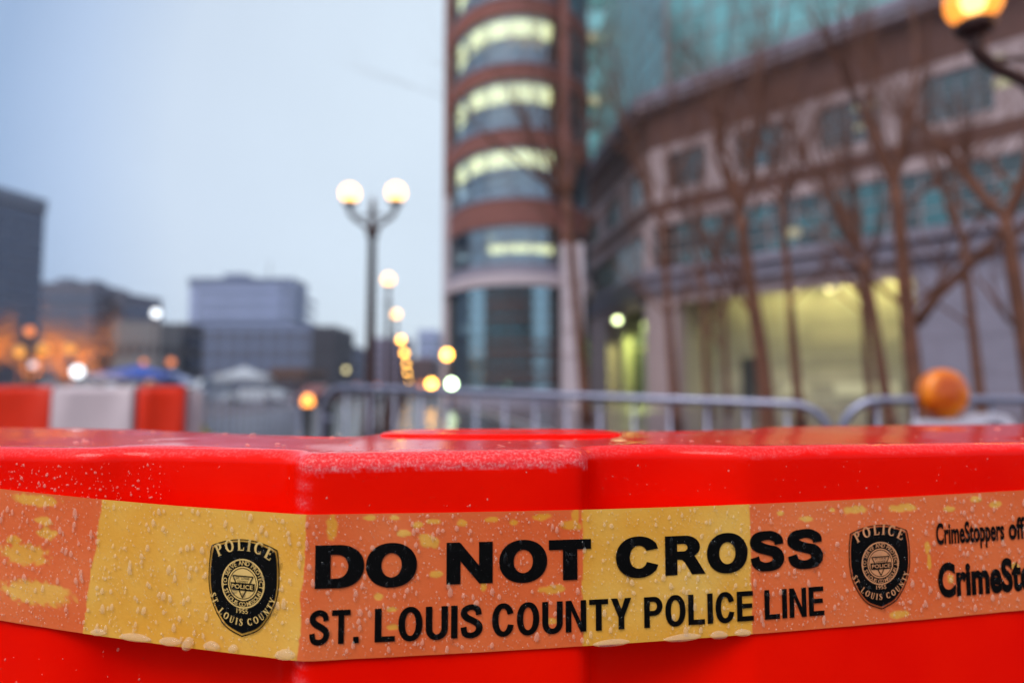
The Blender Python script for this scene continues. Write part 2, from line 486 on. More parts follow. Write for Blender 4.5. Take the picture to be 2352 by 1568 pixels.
# ================================================================== LINK OF TEAL GLASS BETWEEN TOWER AND BLOCK
link = thing('glass_link', 'recessed teal glass wing with a few lit ceilings between the tower and the long block', 'building', (8, 63, 0))
pm = MB().box(0.04, 1.86, 0, 0.03, 0.04, 1.86).mesh('glass_pane', M['glass_teal'])
pg = MB().box(0.04, 1.86, 0, 0.03, 0.04, 1.86).mesh('glass_pane', pmat('green_teal_glass', (0.13, 0.30, 0.27), 0.12, metal=1.0, var=0.5, scale=0.4))
for i in range(9):
    for j in range(18):
        link_mesh('glass_pane', pg if (i < 5 and (i + j) % 3) else pm, None, link, (-4.6 + 1.9 * i, 0, 5 + 1.9 * j))
mb = MB()
for i in range(10): mb.box(-4.64 + 1.9 * i, -4.56 + 1.9 * i, -0.08, 0.08, 0, 39.2)
for j in range(19): mb.box(-4.6, 12.5, -0.06, 0.06, 4.96 + 1.9 * j, 5.04 + 1.9 * j)
mb.build('mullions', M['stone_grey'], link)
MB().box(-4.6, 12.5, 0.3, 6, 0, 39.2).build('back_wall', M['dark'], link)
for (pxs, py) in (((1306, 1330, 1356, 1382), 72), ((1306, 1335, 1358, 1380), 215), ((1316,), 363)):
    for k, px in enumerate(pxs):
        p = at(px, py + (k * 6 if py < 300 else 0), 62.6)
        MB().box(p.x - 8 - 0.48, p.x - 8 + 0.48, p.y - 63 - 0.05, p.y - 63 + 0.05, p.z - 0.45, p.z + 0.35).build('ceiling_light', M['office_light'] if py > 300 else M['office_dim'], link)

# ================================================================== LONG STONE BLOCK
P1 = Vector((9.0, 43.8)); E1 = Vector((0.683, -0.731)).normalized(); N1 = Vector((-E1.y, E1.x)) * -1
if N1.y > 0: N1 = -N1
P0 = Vector((6.56, 62.6)); E2 = (P1 - P0).normalized(); N2 = Vector((E2.y, -E2.x))
if N2.x > 0: N2 = -N2
L2 = (P1 - P0).length
block = thing('courthouse_block', 'long stone and brick block with teal glass floors and lit entrance, behind the bare trees', 'building', (P1.x, P1.y, 0))
def Hz(z):
    """height above the ground of a level read off the photo at the block's corner"""
    full = at(1507, 895 - z * 35.8, 43.8).z
    t_ = min(1.0, max(0.0, (z - 0.2) / 2.8))
    return z + (full - z) * t_
class Fac:
    """a straight facade: u along it, d outward, z up (world coordinates)"""
    def __init__(s, O, E, N): s.O, s.E, s.N = O, E, N
    def p(s, u, d, z):
        q = s.O + s.E * u + s.N * d
        return Vector((q.x, q.y, z))
    def box(s, mb, u0, u1, d0, d1, z0, z1, raw=False):
        if not raw: z0, z1 = Hz(z0), Hz(z1)
        vs = [s.p(u, d, z) for z in (z0, z1) for (u, d) in ((u0, d0), (u1, d0), (u1, d1), (u0, d1))]
        return mb.add(vs, [(0, 3, 2, 1), (4, 5, 6, 7), (0, 1, 5, 4), (1, 2, 6, 5), (2, 3, 7, 6), (3, 0, 4, 7)])
    def part(s, name, mat, u0, u1, d0, d1, z0, z1, parent=block, raw=False):
        return s.box(MB(), u0, u1, d0, d1, z0, z1, raw).build(name, mat, parent, world=True)
    def u_of(s, px, d=0.0):
        k = (px - 1176) / 1568
        # X = k * depth
        O = s.O + s.N * d
        a = O.x - k * O.y; b = s.E.x - k * s.E.y
        return -a / b
    def rot(s): return math.atan2(s.E.y, s.E.x)
F1 = Fac(P1, E1, N1); F2 = Fac(P0, E2, N2)
U1 = 31.0
for F, uend, ustart in ((F1, U1, 0.0), (F2, L2, -1.0)):
    j = 0.003 if F is F2 else 0.0
    F.part('cornice', M['stone_grey'], ustart, uend, 0.0, 0.95 + j, 18.05, 18.6 + j)
    F.part('cornice', M['stone_light'], ustart, uend, 0.0, 0.7 + j, 17.75, 18.05)
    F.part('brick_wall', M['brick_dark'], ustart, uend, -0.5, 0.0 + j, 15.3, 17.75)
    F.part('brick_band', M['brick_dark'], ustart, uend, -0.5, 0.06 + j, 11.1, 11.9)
    F.part('stone_band', M['stone'], ustart, uend, -0.5, 0.03 + j, 10.4, 11.1)
    F.part('ledge', M['stone_grey'], ustart, uend, -0.5, 0.75 + j, 7.05, 7.55)
    F.part('ledge', M['stone_grey'], ustart, uend, -0.5, 0.45 + j, 6.3, 6.95)
    F.part('roof_deck', M['stone_grey'], ustart, uend, -8, 0.0, 18.1, 18.3)
# stone storey with wide windows (z 11.9 .. 15.3)
def storey_windows(F, wins, z0, z1, wz0, wz1, uend, ustart=0.0):
    prev = ustart
    for (a, b, lit) in wins:
        F.part('stone_panel', M['stone'], prev, a, -0.5, 0.0, z0, z1)
        F.part('stone_panel', M['stone'], a, b, -0.5, 0.0, z0, wz0)
        F.part('stone_panel', M['stone'], a, b, -0.5, 0.0, wz1, z1)
        f = thing_part('window', block)
        mb = MB()
        F.box(mb, a, b, -0.3, -0.22, wz0, wz0 + 0.12); F.box(mb, a, b, -0.3, -0.22, wz1 - 0.12, wz1)
        nn = 4
        for k in range(nn + 1):
            uu = a + (b - a) * k / nn
            F.box(mb, uu - 0.05, uu + 0.05, -0.31, -0.19, wz0, wz1)
        F.box(mb, a, b, -0.3, -0.2, (wz0 + wz1) / 2 - 0.04, (wz0 + wz1) / 2 + 0.04)
        fr = mb.build('window_frame', M['metal_grey'], block, world=True)
        for k in range(nn):
            ua, ub = a + (b - a) * k / nn, a + (b - a) * (k + 1) / nn
            pn = MB(); F.box(pn, ua + 0.05, ub - 0.05, -0.27, -0.24, wz0 + 0.12, wz1 - 0.12)
            pn = pn.build('window_pane', M['glass_dark'], fr, world=True)
        if lit:
            F.part('lit_strip', M['office_dim'], b - (b - a) * 0.42, b - 0.15, -0.235, -0.215, wz1 - 0.55, wz1 - 0.28)
            F.part('lit_strip', M['office_dim'], b - (b - a) * 0.40, b - 0.3, -0.235, -0.215, wz0 + 0.7, wz0 + 1.0)
        prev = b
    F.part('stone_panel', M['stone'], prev, uend, -0.5, 0.0, z0, z1)
def thing_part(*a): return None
us = []
u = 1.2
for k in range(6):
    us.append((u, u + 2.9, k == 2)); u += 4.9
storey_windows(F1, us, 11.9, 15.3, 12.5, 14.75, U1)
storey_windows(F2, [(1.5, 5.5, False), (8.0, 12.0, False), (14.0, 17.4, False)], 11.9, 15.3, 12.5, 14.75, L2, -1.0)
# teal window strip (z 7.55 .. 10.4)
def strip(F, u0, u1, z0, z1, nz, du, mats, name, d=-0.2, shared=None):
    z0, z1 = Hz(z0), Hz(z1)
    n = int(round((u1 - u0) / du)); du = (u1 - u0) / n; dz = (z1 - z0) / nz
    meshes = [MB().box(0.03, du - 0.03, -0.015, 0.015, 0.03, dz - 0.03).mesh(name, m) for m in mats]
    r_ = random.Random(3)
    base = block.location
    for j in range(nz):
        for i in range(n):
            q = F.p(u0 + i * du, d, z0 + j * dz)
            link_mesh(name, meshes[r_.randrange(len(meshes))], None, block, (q.x - base.x, q.y - base.y, q.z), F.rot())
    mb = MB()
    for i in range(n + 1): F.box(mb, u0 + i * du - 0.035, u0 + i * du + 0.035, d - 0.06, d + 0.08, z0, z1, True)
    for j in range(nz + 1): F.box(mb, u0, u1, d - 0.05, d + 0.06, z0 + j * dz - 0.035, z0 + j * dz + 0.035, True)
    mb.build('mullions', M['stone'], block, world=True)
    F.part('strip_backing', M['dark'], u0, u1, d - 0.5, d - 0.1, z0, z1, raw=True)
strip(F1, 0.3, U1, 7.58, 10.38, 3, 1.55, [M['glass_dark'], M['glass_dark'], M['glass_mid']], 'strip_pane')
strip(F2, -1.0, L2 - 0.3, 7.58, 10.38, 3, 1.55, [M['glass_dark']], 'strip_pane')
F1.part('corner_post', M['stone'], -0.35, 0.3, -0.5, 0.25, 7.55, 10.4)
# lit office in the strip
for (px, py, ww, hh) in ((1868, 590, 0.8, 1.0), (1832, 533, 0.7, 0.5)):
    uu = F1.u_of(px, -0.1)
    p = F1.p(uu, -0.1, 0); z = at(px, py, p.y).z
    F1.part('lit_pane', M['office_dim'], uu - ww / 2, uu + ww / 2, -0.17, -0.14, z - hh / 2, z + hh / 2, raw=True)
for (px, py, ww, hh) in ((2328, 142, 0.5, 0.45), (2346, 190, 0.9, 0.4)):
    uu = F1.u_of(px, -0.1)
    p = F1.p(uu, -0.1, 0); z = at(px, py, p.y).z
    F1.part('lit_pane', M['office_dim'], uu - ww / 2, uu + ww / 2, 0.02, 0.05, z - hh / 2, z + hh / 2, raw=True)
# upper glass, set back above the cornice
strip(F1, 0.6, U1, 18.62, 32.0, 8, 1.6, [M['glass_teal']], 'glass_pane', d=-1.5)
strip(F2, -1.0, L2 - 0.7, 18.62, 32.0, 8, 1.9, [M['glass_teal']], 'glass_pane', d=-1.5)
# ground storey
uA, uB = F1.u_of(1556), F1.u_of(2108)
F1.part('stone_pier', M['stone'], -0.3, uA, -0.9, 0.0, 0.12, 6.3)
uP = uB + 0.2
# stone slabs of the plain wall on the right, each its own piece
for row in range(5):
    z0 = 0.12 + row * 1.236; off = 0.0 if row % 2 == 0 else 0.9
    uu = uB
    while uu < U1 - 0.1:
        nx = min(uu + 1.8 - (off if uu == uB else 0), U1)
        pr = rnd.uniform(-0.012, 0.012)
        F1.part('stone_slab', M['stone_grey'], uu + 0.012, nx - 0.012, -0.6, pr, z0 + 0.012, z0 + 1.224)
        uu = nx
F1.part('wall_core', M['stone'], uB, U1, -1.2, -0.05, 0.1, 6.3)
# recess: back wall in courses, soffit, floor
for row in range(7):
    z0 = 0.12 + row * 0.87
    for cidx in range(6):
        a = uA - 1.5 + (uB - uA + 3.0) * cidx / 6; b = uA - 1.5 + (uB - uA + 3.0) * (cidx + 1) / 6
        F1.part('stone_course', M['recess_wall_b'] if (row + rnd.randrange(2)) % 2 else M['recess_wall'], a + 0.015, b - 0.015, -4.6, -4.0 + rnd.uniform(-0.01, 0.01), z0 + 0.015, z0 + 0.855)
F1.part('soffit', M['recess_wall'], uA - 1.5, uB + 1.0, -4.6, -0.5, 6.28, 6.5)
F1.part('lintel', M['stone'], uA, uB, -0.5, -0.06, 5.45, 6.27)
F1.part('recess_side', M['recess_wall'], uB + 0.0, uB + 0.3, -4.6, -1.2, 0.12, 6.28)
F1.part('recess_side', M['recess_wall'], uA - 0.3, uA, -4.6, -0.9, 0.12, 6.28)
F1.part('service_door', M['dark'], uA + 2.2, uA + 3.1, -3.98, -3.9, 0.12, 2.3)
for k in range(4):
    uu = uA + (uB - uA) * (0.2 + 0.22 * k)
    q = F1.p(uu, -2.4, Hz(6.27))
    mb = MB().lathe([(0.22, 0.0), (0.22, -0.06), (0.05, -0.07)], 14, (q.x, q.y, q.z))
    mb.build('down_light', M['down_light'], block, world=True)
    ld = bpy.data.lights.new('recess_lamp', 'SPOT'); ld.energy = (220, 480, 500, 470)[k]; ld.color = (1.0, 0.92, 0.40); ld.shadow_soft_size = 0.12
    ld.spot_size = R(140); ld.spot_blend = 0.7
    lo = bpy.data.objects.new('recess_lamp', ld); COL.objects.link(lo); lo.parent = block
    lo.location = (q.x - P1.x, q.y - P1.y, q.z - 0.1)
    lo.rotation_euler = Vector((-N1.x * 0.75, -N1.y * 0.75, -1)).to_track_quat('-Z', 'Y').to_euler()
p = at(1910, 661, 37.2)
MB().lathe([(0.01, 0.2), (0.24, 0.16), (0.3, 0.0), (0.24, -0.16), (0.01, -0.2)], 14, p).build('ledge_lamp', M['office_light'], block, smooth=True, world=True)
# low bright counter windows in the recess
for (px0, px1) in ((1800, 1850), (1915, 1990), (2000, 2060)):
    a, b = F1.u_of(px0, -3.9), F1.u_of(px1, -3.9)
    F1.part('lit_window', M['office_dim'], a, b, -3.97, -3.93, 0.75, 1.5, raw=True)
# entrance bay on the street side
ua, ub = F2.u_of(1395), F2.u_of(1483)
F2.part('stone_pier', M['stone'], -1.0, ua, -0.9, 0.0, 0.12, 6.3)
F2.part('stone_pier', M['stone_light'], L2 - 1.3, L2, -0.9, 0.003, 0.12, 6.3)
F2.part('entrance_head', M['stone'], ua, L2 - 1.3, -0.9, 0.0, 5.6, 6.3)
F2.part('entrance_back', M['recess_wall'], ua, L2 - 1.3, -3.2, -3.0, 0.12, 6.3)
F2.part('entrance_jamb', M['recess_wall'], ua, ua + 1.6, -3.0, -0.9, 0.12, 5.6)
F2.part('entrance_jamb', M['recess_wall'], L2 - 1.9, L2 - 1.3, -3.0, -0.9, 0.12, 5.6)
ja, jb = ua + 1.62, L2 - 1.92
for k in range(3):
    a = ja + (jb - ja) * k / 3; b = ja + (jb - ja) * (k + 1) / 3
    F2.part('door_leaf', M['glass_dark'] if k != 1 else M['green_glass_glow'], a + 0.08, b - 0.08, -1.6, -1.55, 0.15, 3.0)
    F2.part('fanlight', M['green_glass_glow'], a + 0.08, b - 0.08, -1.6, -1.55, 3.2, 5.0 if k else 4.0)
q = F2.p((ua + L2 - 1.3) / 2, -1.0, 6.2)
ld = bpy.data.lights.new('entrance_glow', 'SPOT'); ld.spot_size = R(150); ld.energy = 1500; ld.color = (0.85, 1.0, 0.30); ld.shadow_soft_size = 0.3
lo = bpy.data.objects.new('entrance_glow', ld); COL.objects.link(lo); lo.parent = block; lo.location = (q.x - P1.x, q.y - P1.y, q.z)
p = at(1418, 735, 48)
MB().lathe([(0.01, 0.2), (0.2, 0.14), (0.24, 0.0), (0.2, -0.14), (0.01, -0.2)], 14, p).build('entrance_lamp', emat('entrance_lamp', (0.85, 1.0, 0.5), 7.0), block, smooth=True, world=True)
# solid body of the block so it is not hollow from the side
bd = MB()
pts = [F1.p(0, -5.2, 0), F1.p(U1, -5.2, 0), F1.p(U1, -24, 0), Vector((14, 70, 0)), F2.p(0, -5.2, 0)]
bd.prism([(p_.x, p_.y) for p_ in pts], 0, Hz(18.0)); bd.build('inner_mass', M['dark'], block, world=True)

# ================================================================== FAR BUILDINGS
def far_building(name_label, px0, px1, ptop, D, wall, depth=18, rz=0.0, floors=8, bays=8, win=None, inset=0.25, roofband=None, cat='building', name='office_building', lit=0, winh=0.55, winw=0.62):
    a = at(px0, 895, D); b = at(px1, 895, D)
    H = at(px0, ptop, D).z
    root = thing(name, name_label, cat, ((a.x + b.x) / 2, D, 0), rz)
    W = (b.x - a.x) / max(math.cos(rz), 0.3)
    MB().box(-W / 2, W / 2, 0, depth, 0, H).build('wall', wall, root)
    if roofband:
        MB().box(-W / 2 - 0.2, W / 2 + 0.2, -0.2, depth + 0.2, H - H * 0.06, H + 0.15).build('roof_band', roofband, root)
    if win is not None:
        fh = H * 0.92 / floors; bw = W / bays
        me = MB().box(-bw * winw / 2, bw * winw / 2, -0.12, 0.02, fh * 0.22, fh * (0.22 + winh)).mesh('window', win)
        mb_s = MB().box(-bw * winw / 2, bw * winw / 2, -0.12, 0.02, fh * 0.22, fh * (0.22 + winh)).mesh('window', M['office_dim'])
        for f in range(floors):
            for k in range(bays):
                m_ = mb_s if lit and rnd.random() < lit else me
                link_mesh('window', m_, None, root, (-W / 2 + bw * (k + 0.5), -0.0, f * fh))
        # side windows (right and left)
        nb = max(2, int(depth / bw))
        bs = depth / nb
        for f in range(floors):
            for k in range(nb):
                link_mesh('window', me, None, root, (W / 2, bs * (k + 0.5), f * fh), PI / 2)
    return root, W, H
# left slate tower: near corner out of frame, its long face runs away from us
r, W, H = far_building('tall slate grey office tower at the left edge of the picture', -420, 84, 462, 118, M['slate_wall'], depth=16, rz=0, floors=15, bays=14, win=M['glass_far'], roofband=M['slate_band'], winh=0.45, winw=0.9)
bpy.data.objects.remove(bpy.data.objects[r.name]) if False else None
# turn it about its right front corner so that its roof line falls to the right
def pivot(root, W, rz):
    c = root.location + Vector((W / 2, 0, 0))
    root.rotation_euler.z = rz
    root.location = c - Matrix.Rotation(rz, 3, 'Z') @ Vector((W / 2, 0, 0))
pivot(r, W, R(75))
r, W, H = far_building('mid-height grey block with a sloping roof line, right of the slate tower', 70, 205, 648, 150, M['far_wall'], depth=14, floors=7, bays=8, win=M['glass_far'], winh=0.4, winw=0.9)
for (ux, uw, uh) in ((-3, 3.0, 1.6), (3.5, 2.0, 1.1)):
    MB().box(ux - uw / 2, ux + uw / 2, 4, 8, H, H + uh).build('rooftop_unit', M['slate_band'], r)
r, W, H = far_building('dark wing stepping down toward the low beige hall', 205, 276, 672, 156, M['far_wall'], depth=12, floors=6, bays=4, win=M['glass_far'], winh=0.4, winw=0.9)
pivot(r, W, R(-14))
r, W, H = far_building('low beige hall with few windows, left of the dark narrow block', 250, 362, 738, 95, M['far_beige'], depth=6, floors=2, bays=5, win=M['far_dark'], winh=0.3, winw=0.5)
r, W, H = far_building('dark narrow block between the beige hall and the pale office', 362, 428, 742, 104, M['far_dark'], depth=5, floors=3, bays=3, win=M['glass_far'])
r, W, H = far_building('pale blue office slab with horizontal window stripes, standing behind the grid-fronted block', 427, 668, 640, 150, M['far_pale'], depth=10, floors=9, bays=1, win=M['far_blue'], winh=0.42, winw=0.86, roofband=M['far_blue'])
MB().box(-6, -1, 5, 10, H, H + 2.0).build('rooftop_unit', M['far_blue'], r)
MB().tube([(4, 6, H), (4, 6, H + 5)], 0.12, 6).build('mast', M['metal_grey'], r)
r, W, H = far_building('wide grey blue block with a grid of window bays, below the pale slab', 418, 712, 742, 122, M['far_blue'], depth=18, floors=4, bays=9, win=M['far_wall'], winh=0.62, winw=0.6)
r, W, H = far_building('plain dark block at the right end of the grid-fronted building', 712, 768, 748, 119, M['far_dark'], depth=14, floors=3, bays=2, win=M['far_dark'])
r, W, H = far_building('small dark house-sized block left of the near lamp post', 768, 808, 792, 150, M['far_wall'], depth=14, floors=3, bays=2, win=M['glass_far'])
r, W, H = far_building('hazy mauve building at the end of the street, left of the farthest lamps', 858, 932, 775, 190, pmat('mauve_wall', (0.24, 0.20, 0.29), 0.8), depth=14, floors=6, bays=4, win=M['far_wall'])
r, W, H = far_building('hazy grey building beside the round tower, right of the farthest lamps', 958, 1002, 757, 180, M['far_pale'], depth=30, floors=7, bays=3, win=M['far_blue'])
r, W, H = far_building('low reddish brown building at the foot of the hazy grey one', 925, 992, 822, 140, pmat('far_brown', (0.14, 0.07, 0.07), 0.8), depth=16, floors=3, bays=4, win=M['far_dark'])
r, W, H = far_building('brown single-storey shed in front of the grid-fronted block', 618, 700, 845, 84, pmat('far_shed', (0.12, 0.06, 0.045), 0.8), depth=10, floors=1, bays=5, win=M['far_dark'])

# ================================================================== TREES
def make_tree(label, base, fork, r0, seed, spread=1.0, depth=4, limbs=None, cat='tree', density=1.0, topz=3.0, group='bare street trees before the stone block', name='bare_tree', bark=None):
    rr = random.Random(seed)
    root = thing(name, label, cat, (base.x, base.y, base.z), 0, group)
    b = Vector((0, 0, 0)); f = fork - base
    nseg = 9
    path = []; rad = []
    side = Vector((rr.uniform(-1, 1), rr.uniform(-1, 1), 0)) * 0.05 * f.length * 0.5
    for i in range(nseg + 1):
        t = i / nseg
        path.append(b.lerp(f, t) + side * math.sin(t * PI * 1.5) * 0.35)
        rad.append(r0 * (1.25 - 0.9 * t ** 0.35 * 0.35 - 0.25 * t) * (1.25 if i == 0 else 1))
    MB().tube(path, rad, 10).build('trunk', bark or M['bark'], root, smooth=True)
    mb = MB()
    cnt = [0]
    def grow(p, d, L, r, lev):
        if lev < 0 or cnt[0] > 650: return
        cnt[0] += 1
        n = 4
        pts = [p.copy()]; rs = [r]
        q = p.copy(); dd = d.copy()
        for i in range(n):
            dd = (dd + Vector((rr.gauss(0, 0.10), rr.gauss(0, 0.10), rr.gauss(0.05, 0.06)))).normalized()
            q = q + dd * (L / n)
            pts.append(q.copy()); rs.append(r * (1 - 0.45 * (i + 1) / n))
        mb.tube(pts, rs, 6 if lev > 1 else 4, cap=False)
        if lev == 0: return
        nch = rr.choice((2, 3, 3, 4))
        nch = max(2, int(nch * density))
        for k in range(nch):
            t = rr.uniform(0.2, 1.0) if k else 1.0
            idx = min(int(t * n), n)
            az = rr.uniform(0, 2 * PI); tilt = rr.uniform(0.25, 0.62) * spread
            perp = dd.orthogonal().normalized()
            perp = Matrix.Rotation(az, 3, dd) @ perp
            nd = (dd * math.cos(tilt) + perp * math.sin(tilt))
            nd.z += 0.16
            grow(pts[idx], nd.normalized(), L * rr.uniform(0.60, 0.82), rs[idx] * rr.uniform(0.50, 0.68), lev - 1)
    if limbs is None:
        limbs = []
        for k in range(rr.choice((3, 4))):
            az = rr.uniform(0, 2 * PI); t = rr.uniform(0.3, 0.65) * spread
            limbs.append((Vector((math.sin(t) * math.cos(az), math.sin(t) * math.sin(az), math.cos(t))), topz * rr.uniform(0.8, 1.15)))
    for dvec, L in limbs:
        cnt[0] = 0
        grow(path[-1], dvec.normalized(), L, rad[-1] * 0.72, depth)
    # a few side branches off the trunk
    for k in range(3):
        cnt[0] = 300
        i = rr.randint(5, 8)
        az = rr.uniform(0, 2 * PI)
        grow(path[i], Vector((math.cos(az) * 0.8, math.sin(az) * 0.8, 0.75)).normalized(), topz * 0.6, rad[i] * 0.35, max(1, depth - 2))
    mb.build('crown', bark or M['bark'], root, smooth=True)
    return root
def tree_px(label, pb, pf, pyf, D, r0, seed, **kw):
    b = at(pb, 895, D); b.z = 0.12
    return make_tree(label, b, at(pf, pyf, D * kw.pop('df', 1.0)), r0, seed, **kw)
tree_px('slender bare tree in front of the stone pier right of the round tower', 1348, 1302, 455, 19.0, 0.145, 11, spread=1.1, depth=5, limbs=[(Vector((-0.2, 0.1, 1)), 3.0), (Vector((0.25, -0.1, 1)), 2.8), (Vector((-0.85, 0.0, 0.55)), 2.9), (Vector((-0.7, -0.3, 0.9)), 2.9)], topz=2.6)
tree_px('bare tree before the stone pier at the lit entrance', 1552, 1522, 520, 16.0, 0.11, 12, depth=5, topz=2.9)
tree_px('thin bare tree left of the one before the pale pillar, against the lit recess', 1628, 1612, 640, 24.0, 0.12, 13, depth=5, topz=3.4)
tree_px('thinnest bare tree, far back at the left of the lit recess', 1673, 1660, 690, 29.0, 0.12, 14, topz=3.4)
tree_px('large forked bare tree in front of the lit recess, its trunk parting at lamp height', 1764, 1706, 492, 11.0, 0.125, 15, limbs=[(Vector((-0.34, 0.05, 0.9)), 2.0), (Vector((0.22, 0.0, 0.95)), 2.2), (Vector((0.05, 0.3, 0.95)), 1.9)], depth=5)
tree_px('slim bare tree just right of the large forked tree', 1838, 1795, 470, 16.0, 0.11, 16, depth=5, topz=2.8)
tree_px('bare tree leaning left before the right half of the lit recess', 2046, 1985, 600, 14.5, 0.12, 17, depth=5, topz=2.6)
tree_px('thin dark tree close left behind the leaning one', 2004, 1978, 640, 20.0, 0.11, 21, topz=3.0)
tree_px('big bare tree left of the amber warning light, one long low limb reaching right', 2122, 2052, 430, 8.6, 0.105, 18, limbs=[(Vector((-0.30, 0.05, 0.9)), 1.6), (Vector((0.25, 0.0, 0.95)), 1.8), (Vector((0.0, 0.3, 1.0)), 1.5)], depth=5)
tree_px('bare tree behind the amber warning light, before the plain stone wall', 2256, 2212, 560, 15.0, 0.11, 19, depth=5, topz=2.6)
tree_px('dark bare tree cut by the right edge of the picture', 2385, 2312, 500, 7.6, 0.10, 20, topz=1.3, depth=5)
# the long low limb of the big tree
bt = [o for o in bpy.data.objects if o.get('label', '').startswith('big bare tree')][0]
mb = MB()
pp = [at(2104, 745, 8.6), at(2150, 680, 8.5), at(2225, 610, 8.4), at(2300, 540, 8.3), at(2352, 430, 8.1), at(2420, 330, 8.0)]
mb.tube(pp, [0.075, 0.07, 0.062, 0.055, 0.045, 0.03], 8)
mb.tube([at(2230, 605, 8.4), at(2300, 575, 8.8), at(2380, 560, 9.2)], [0.04, 0.03, 0.02], 6)
mb.build('limb', M['bark'], bt, smooth=True, world=True)

# warm-lit trees at the far left
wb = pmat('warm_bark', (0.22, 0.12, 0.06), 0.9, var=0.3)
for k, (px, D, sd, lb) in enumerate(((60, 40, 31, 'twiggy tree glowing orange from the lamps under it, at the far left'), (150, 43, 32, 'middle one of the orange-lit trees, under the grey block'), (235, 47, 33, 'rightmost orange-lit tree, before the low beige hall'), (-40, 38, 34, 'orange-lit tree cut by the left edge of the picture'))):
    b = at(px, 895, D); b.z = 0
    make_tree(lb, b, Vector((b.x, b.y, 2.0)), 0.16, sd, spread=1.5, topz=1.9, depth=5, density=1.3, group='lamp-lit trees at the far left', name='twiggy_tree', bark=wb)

# ================================================================== LAMPS
def lamp_parts(root, arms=((-0.35, 0), (0.35, 0)), H=3.05, gr=0.2, globe=None, light=0.0, pole=True, hi=True):
    """pole with base, arms that curl up to cups, round globes"""
    n = 16 if hi else 10
    if pole:
        MB().lathe([(0.20, 0), (0.20, 0.08), (0.155, 0.12), (0.15, 0.45), (0.12, 0.52), (0.10, 0.8), (0.085, 0.9), (0.072, 1.5), (0.055, H - 0.5), (0.09, H - 0.48), (0.09, H - 0.42), (0.05, H - 0.38), (0.045, H - 0.1), (0.05, H - 0.08), (0.03, H + 0.06), (0.008, H + 0.12)], n).build('pole', M['lamp_metal'], root, smooth=True)
    for (ax, ay) in arms:
        d = Vector((ax, ay, 0)); L = d.length; d.normalize()
        mb = MB()
        pts = [Vector((0, 0, H - 0.42)) + d * 0.03, Vector((0, 0, H - 0.30)) + d * L * 0.35, Vector((0, 0, H - 0.21)) + d * L * 0.75, Vector((0, 0, H - 0.12)) + d * L * 0.97, Vector((0, 0, H)) + d * L]
        mb.tube(pts, [0.036, 0.034, 0.034, 0.038, 0.05], 8)
        mb.tube([Vector((0, 0, H - 0.17)), Vector((0, 0, H - 0.17)) + d * L * 0.9], 0.016, 6)
        arm_o = mb.build('arm', M['lamp_metal'], root, smooth=True)
        c = d * L
        MB().lathe([(0.03, H - 0.03), (0.09, H + 0.0), (0.11, H + 0.05), (0.08, H + 0.07)], n, (c.x, c.y, 0)).build('cup', M['lamp_metal'], arm_o, smooth=True)
        prof = [(max(0.004, gr * math.sin(a)), H + 0.05 + gr * 0.94 - gr * math.cos(a)) for a in [PI * i / 12 for i in range(13)]]
        MB().lathe(prof, n, (c.x, c.y, 0)).build('globe', globe, arm_o, smooth=True)
        if light:
            ld = bpy.data.lights.new('globe_light', 'POINT'); ld.energy = light; ld.color = (1.0, 0.45, 0.12); ld.shadow_soft_size = gr
            lo = bpy.data.objects.new('globe_light', ld); COL.objects.link(lo); lo.parent = root; lo.location = (c.x, c.y, H + 0.05 + gr)
G1 = 'sodium street lamps in a row'
p = at(850, 895, 10.0)
# globe centre at y 435
Hn = at(850, 470, 10.0).z
lamp = thing('street_lamp', 'nearest lamp post with two round glowing globes on curled arms, left of the round tower', 'street lamp', (p.x, p.y, 0), R(-4), G1)
lamp_parts(lamp, H=Hn, globe=M['sodium'], gr=0.135)
ll = ['second lamp post of the row, its globe just right of the nearest post', 'third lamp post of the row, under the second globe',
      'fourth lamp post of the row, at the height of the street end', 'fifth lamp post of the row, its globe touching the fourth',
      'sixth lamp post of the row, small yellow globe', 'seventh lamp post of the row, low yellow globe', 'farthest lamp post of the row, dim orange globe near the ground']
proto = None
for k, (px, py, D) in enumerate(((892, 645, 18.2), (910, 724, 26.6), (921, 782, 38), (929, 812, 50), (932, 836, 66), (935, 856, 92), (939, 874, 140))):
    c = at(px, py, D)
    rt = thing('street_lamp', ll[k], 'street lamp', (c.x, D, 0), 0, G1)
    gr = 0.15 if k < 3 else 0.15 * (1 + 0.08 * (k - 2))
    lamp_parts(rt, arms=((0.0, 0.02),), H=c.z - gr, globe=M['sodium'] if k < 2 else M['sodium_far'], gr=gr, hi=False)
# single lights elsewhere along the street
def point_lamp(px, py, D, r, mat, label, cat='street lamp', group='distant lights', pole=True, name='lamp_post'):
    c = at(px, py, D)
    rt = thing(name, label, cat, (c.x, c.y, 0), 0, group)
    if pole:
        MB().lathe([(0.12, 0), (0.08, 0.3), (0.05, c.z - r)], 8).build('pole', M['lamp_metal'], rt, smooth=True)
    MB().lathe([(0.004, -r), (r * 0.7, -r * 0.7), (r, 0), (r * 0.7, r * 0.7), (0.004, r)], 12, (0, 0, c.z)).build('globe', mat, rt, smooth=True)
    return rt
point_lamp(1027, 814, 36, 0.24, M['sodium_far'], 'amber lamp post in front of the left foot of the round tower')
point_lamp(1037, 881, 38, 0.24, M['green_lamp'], 'greenish white light low at the foot of the round tower', pole=True)
point_lamp(991, 881, 44, 0.27, M['sodium_far'], 'low amber light left of the greenish one')
point_lamp(968, 883, 60, 0.26, M['amber_dim'], 'dim orange light beside the low amber one')
point_lamp(795, 849, 90, 0.30, M['office_light'], 'dull yellow light left of the near lamp post')
point_lamp(820, 886, 60, 0.20, M['amber_dim'], 'red orange light on the road left of the near lamp post')
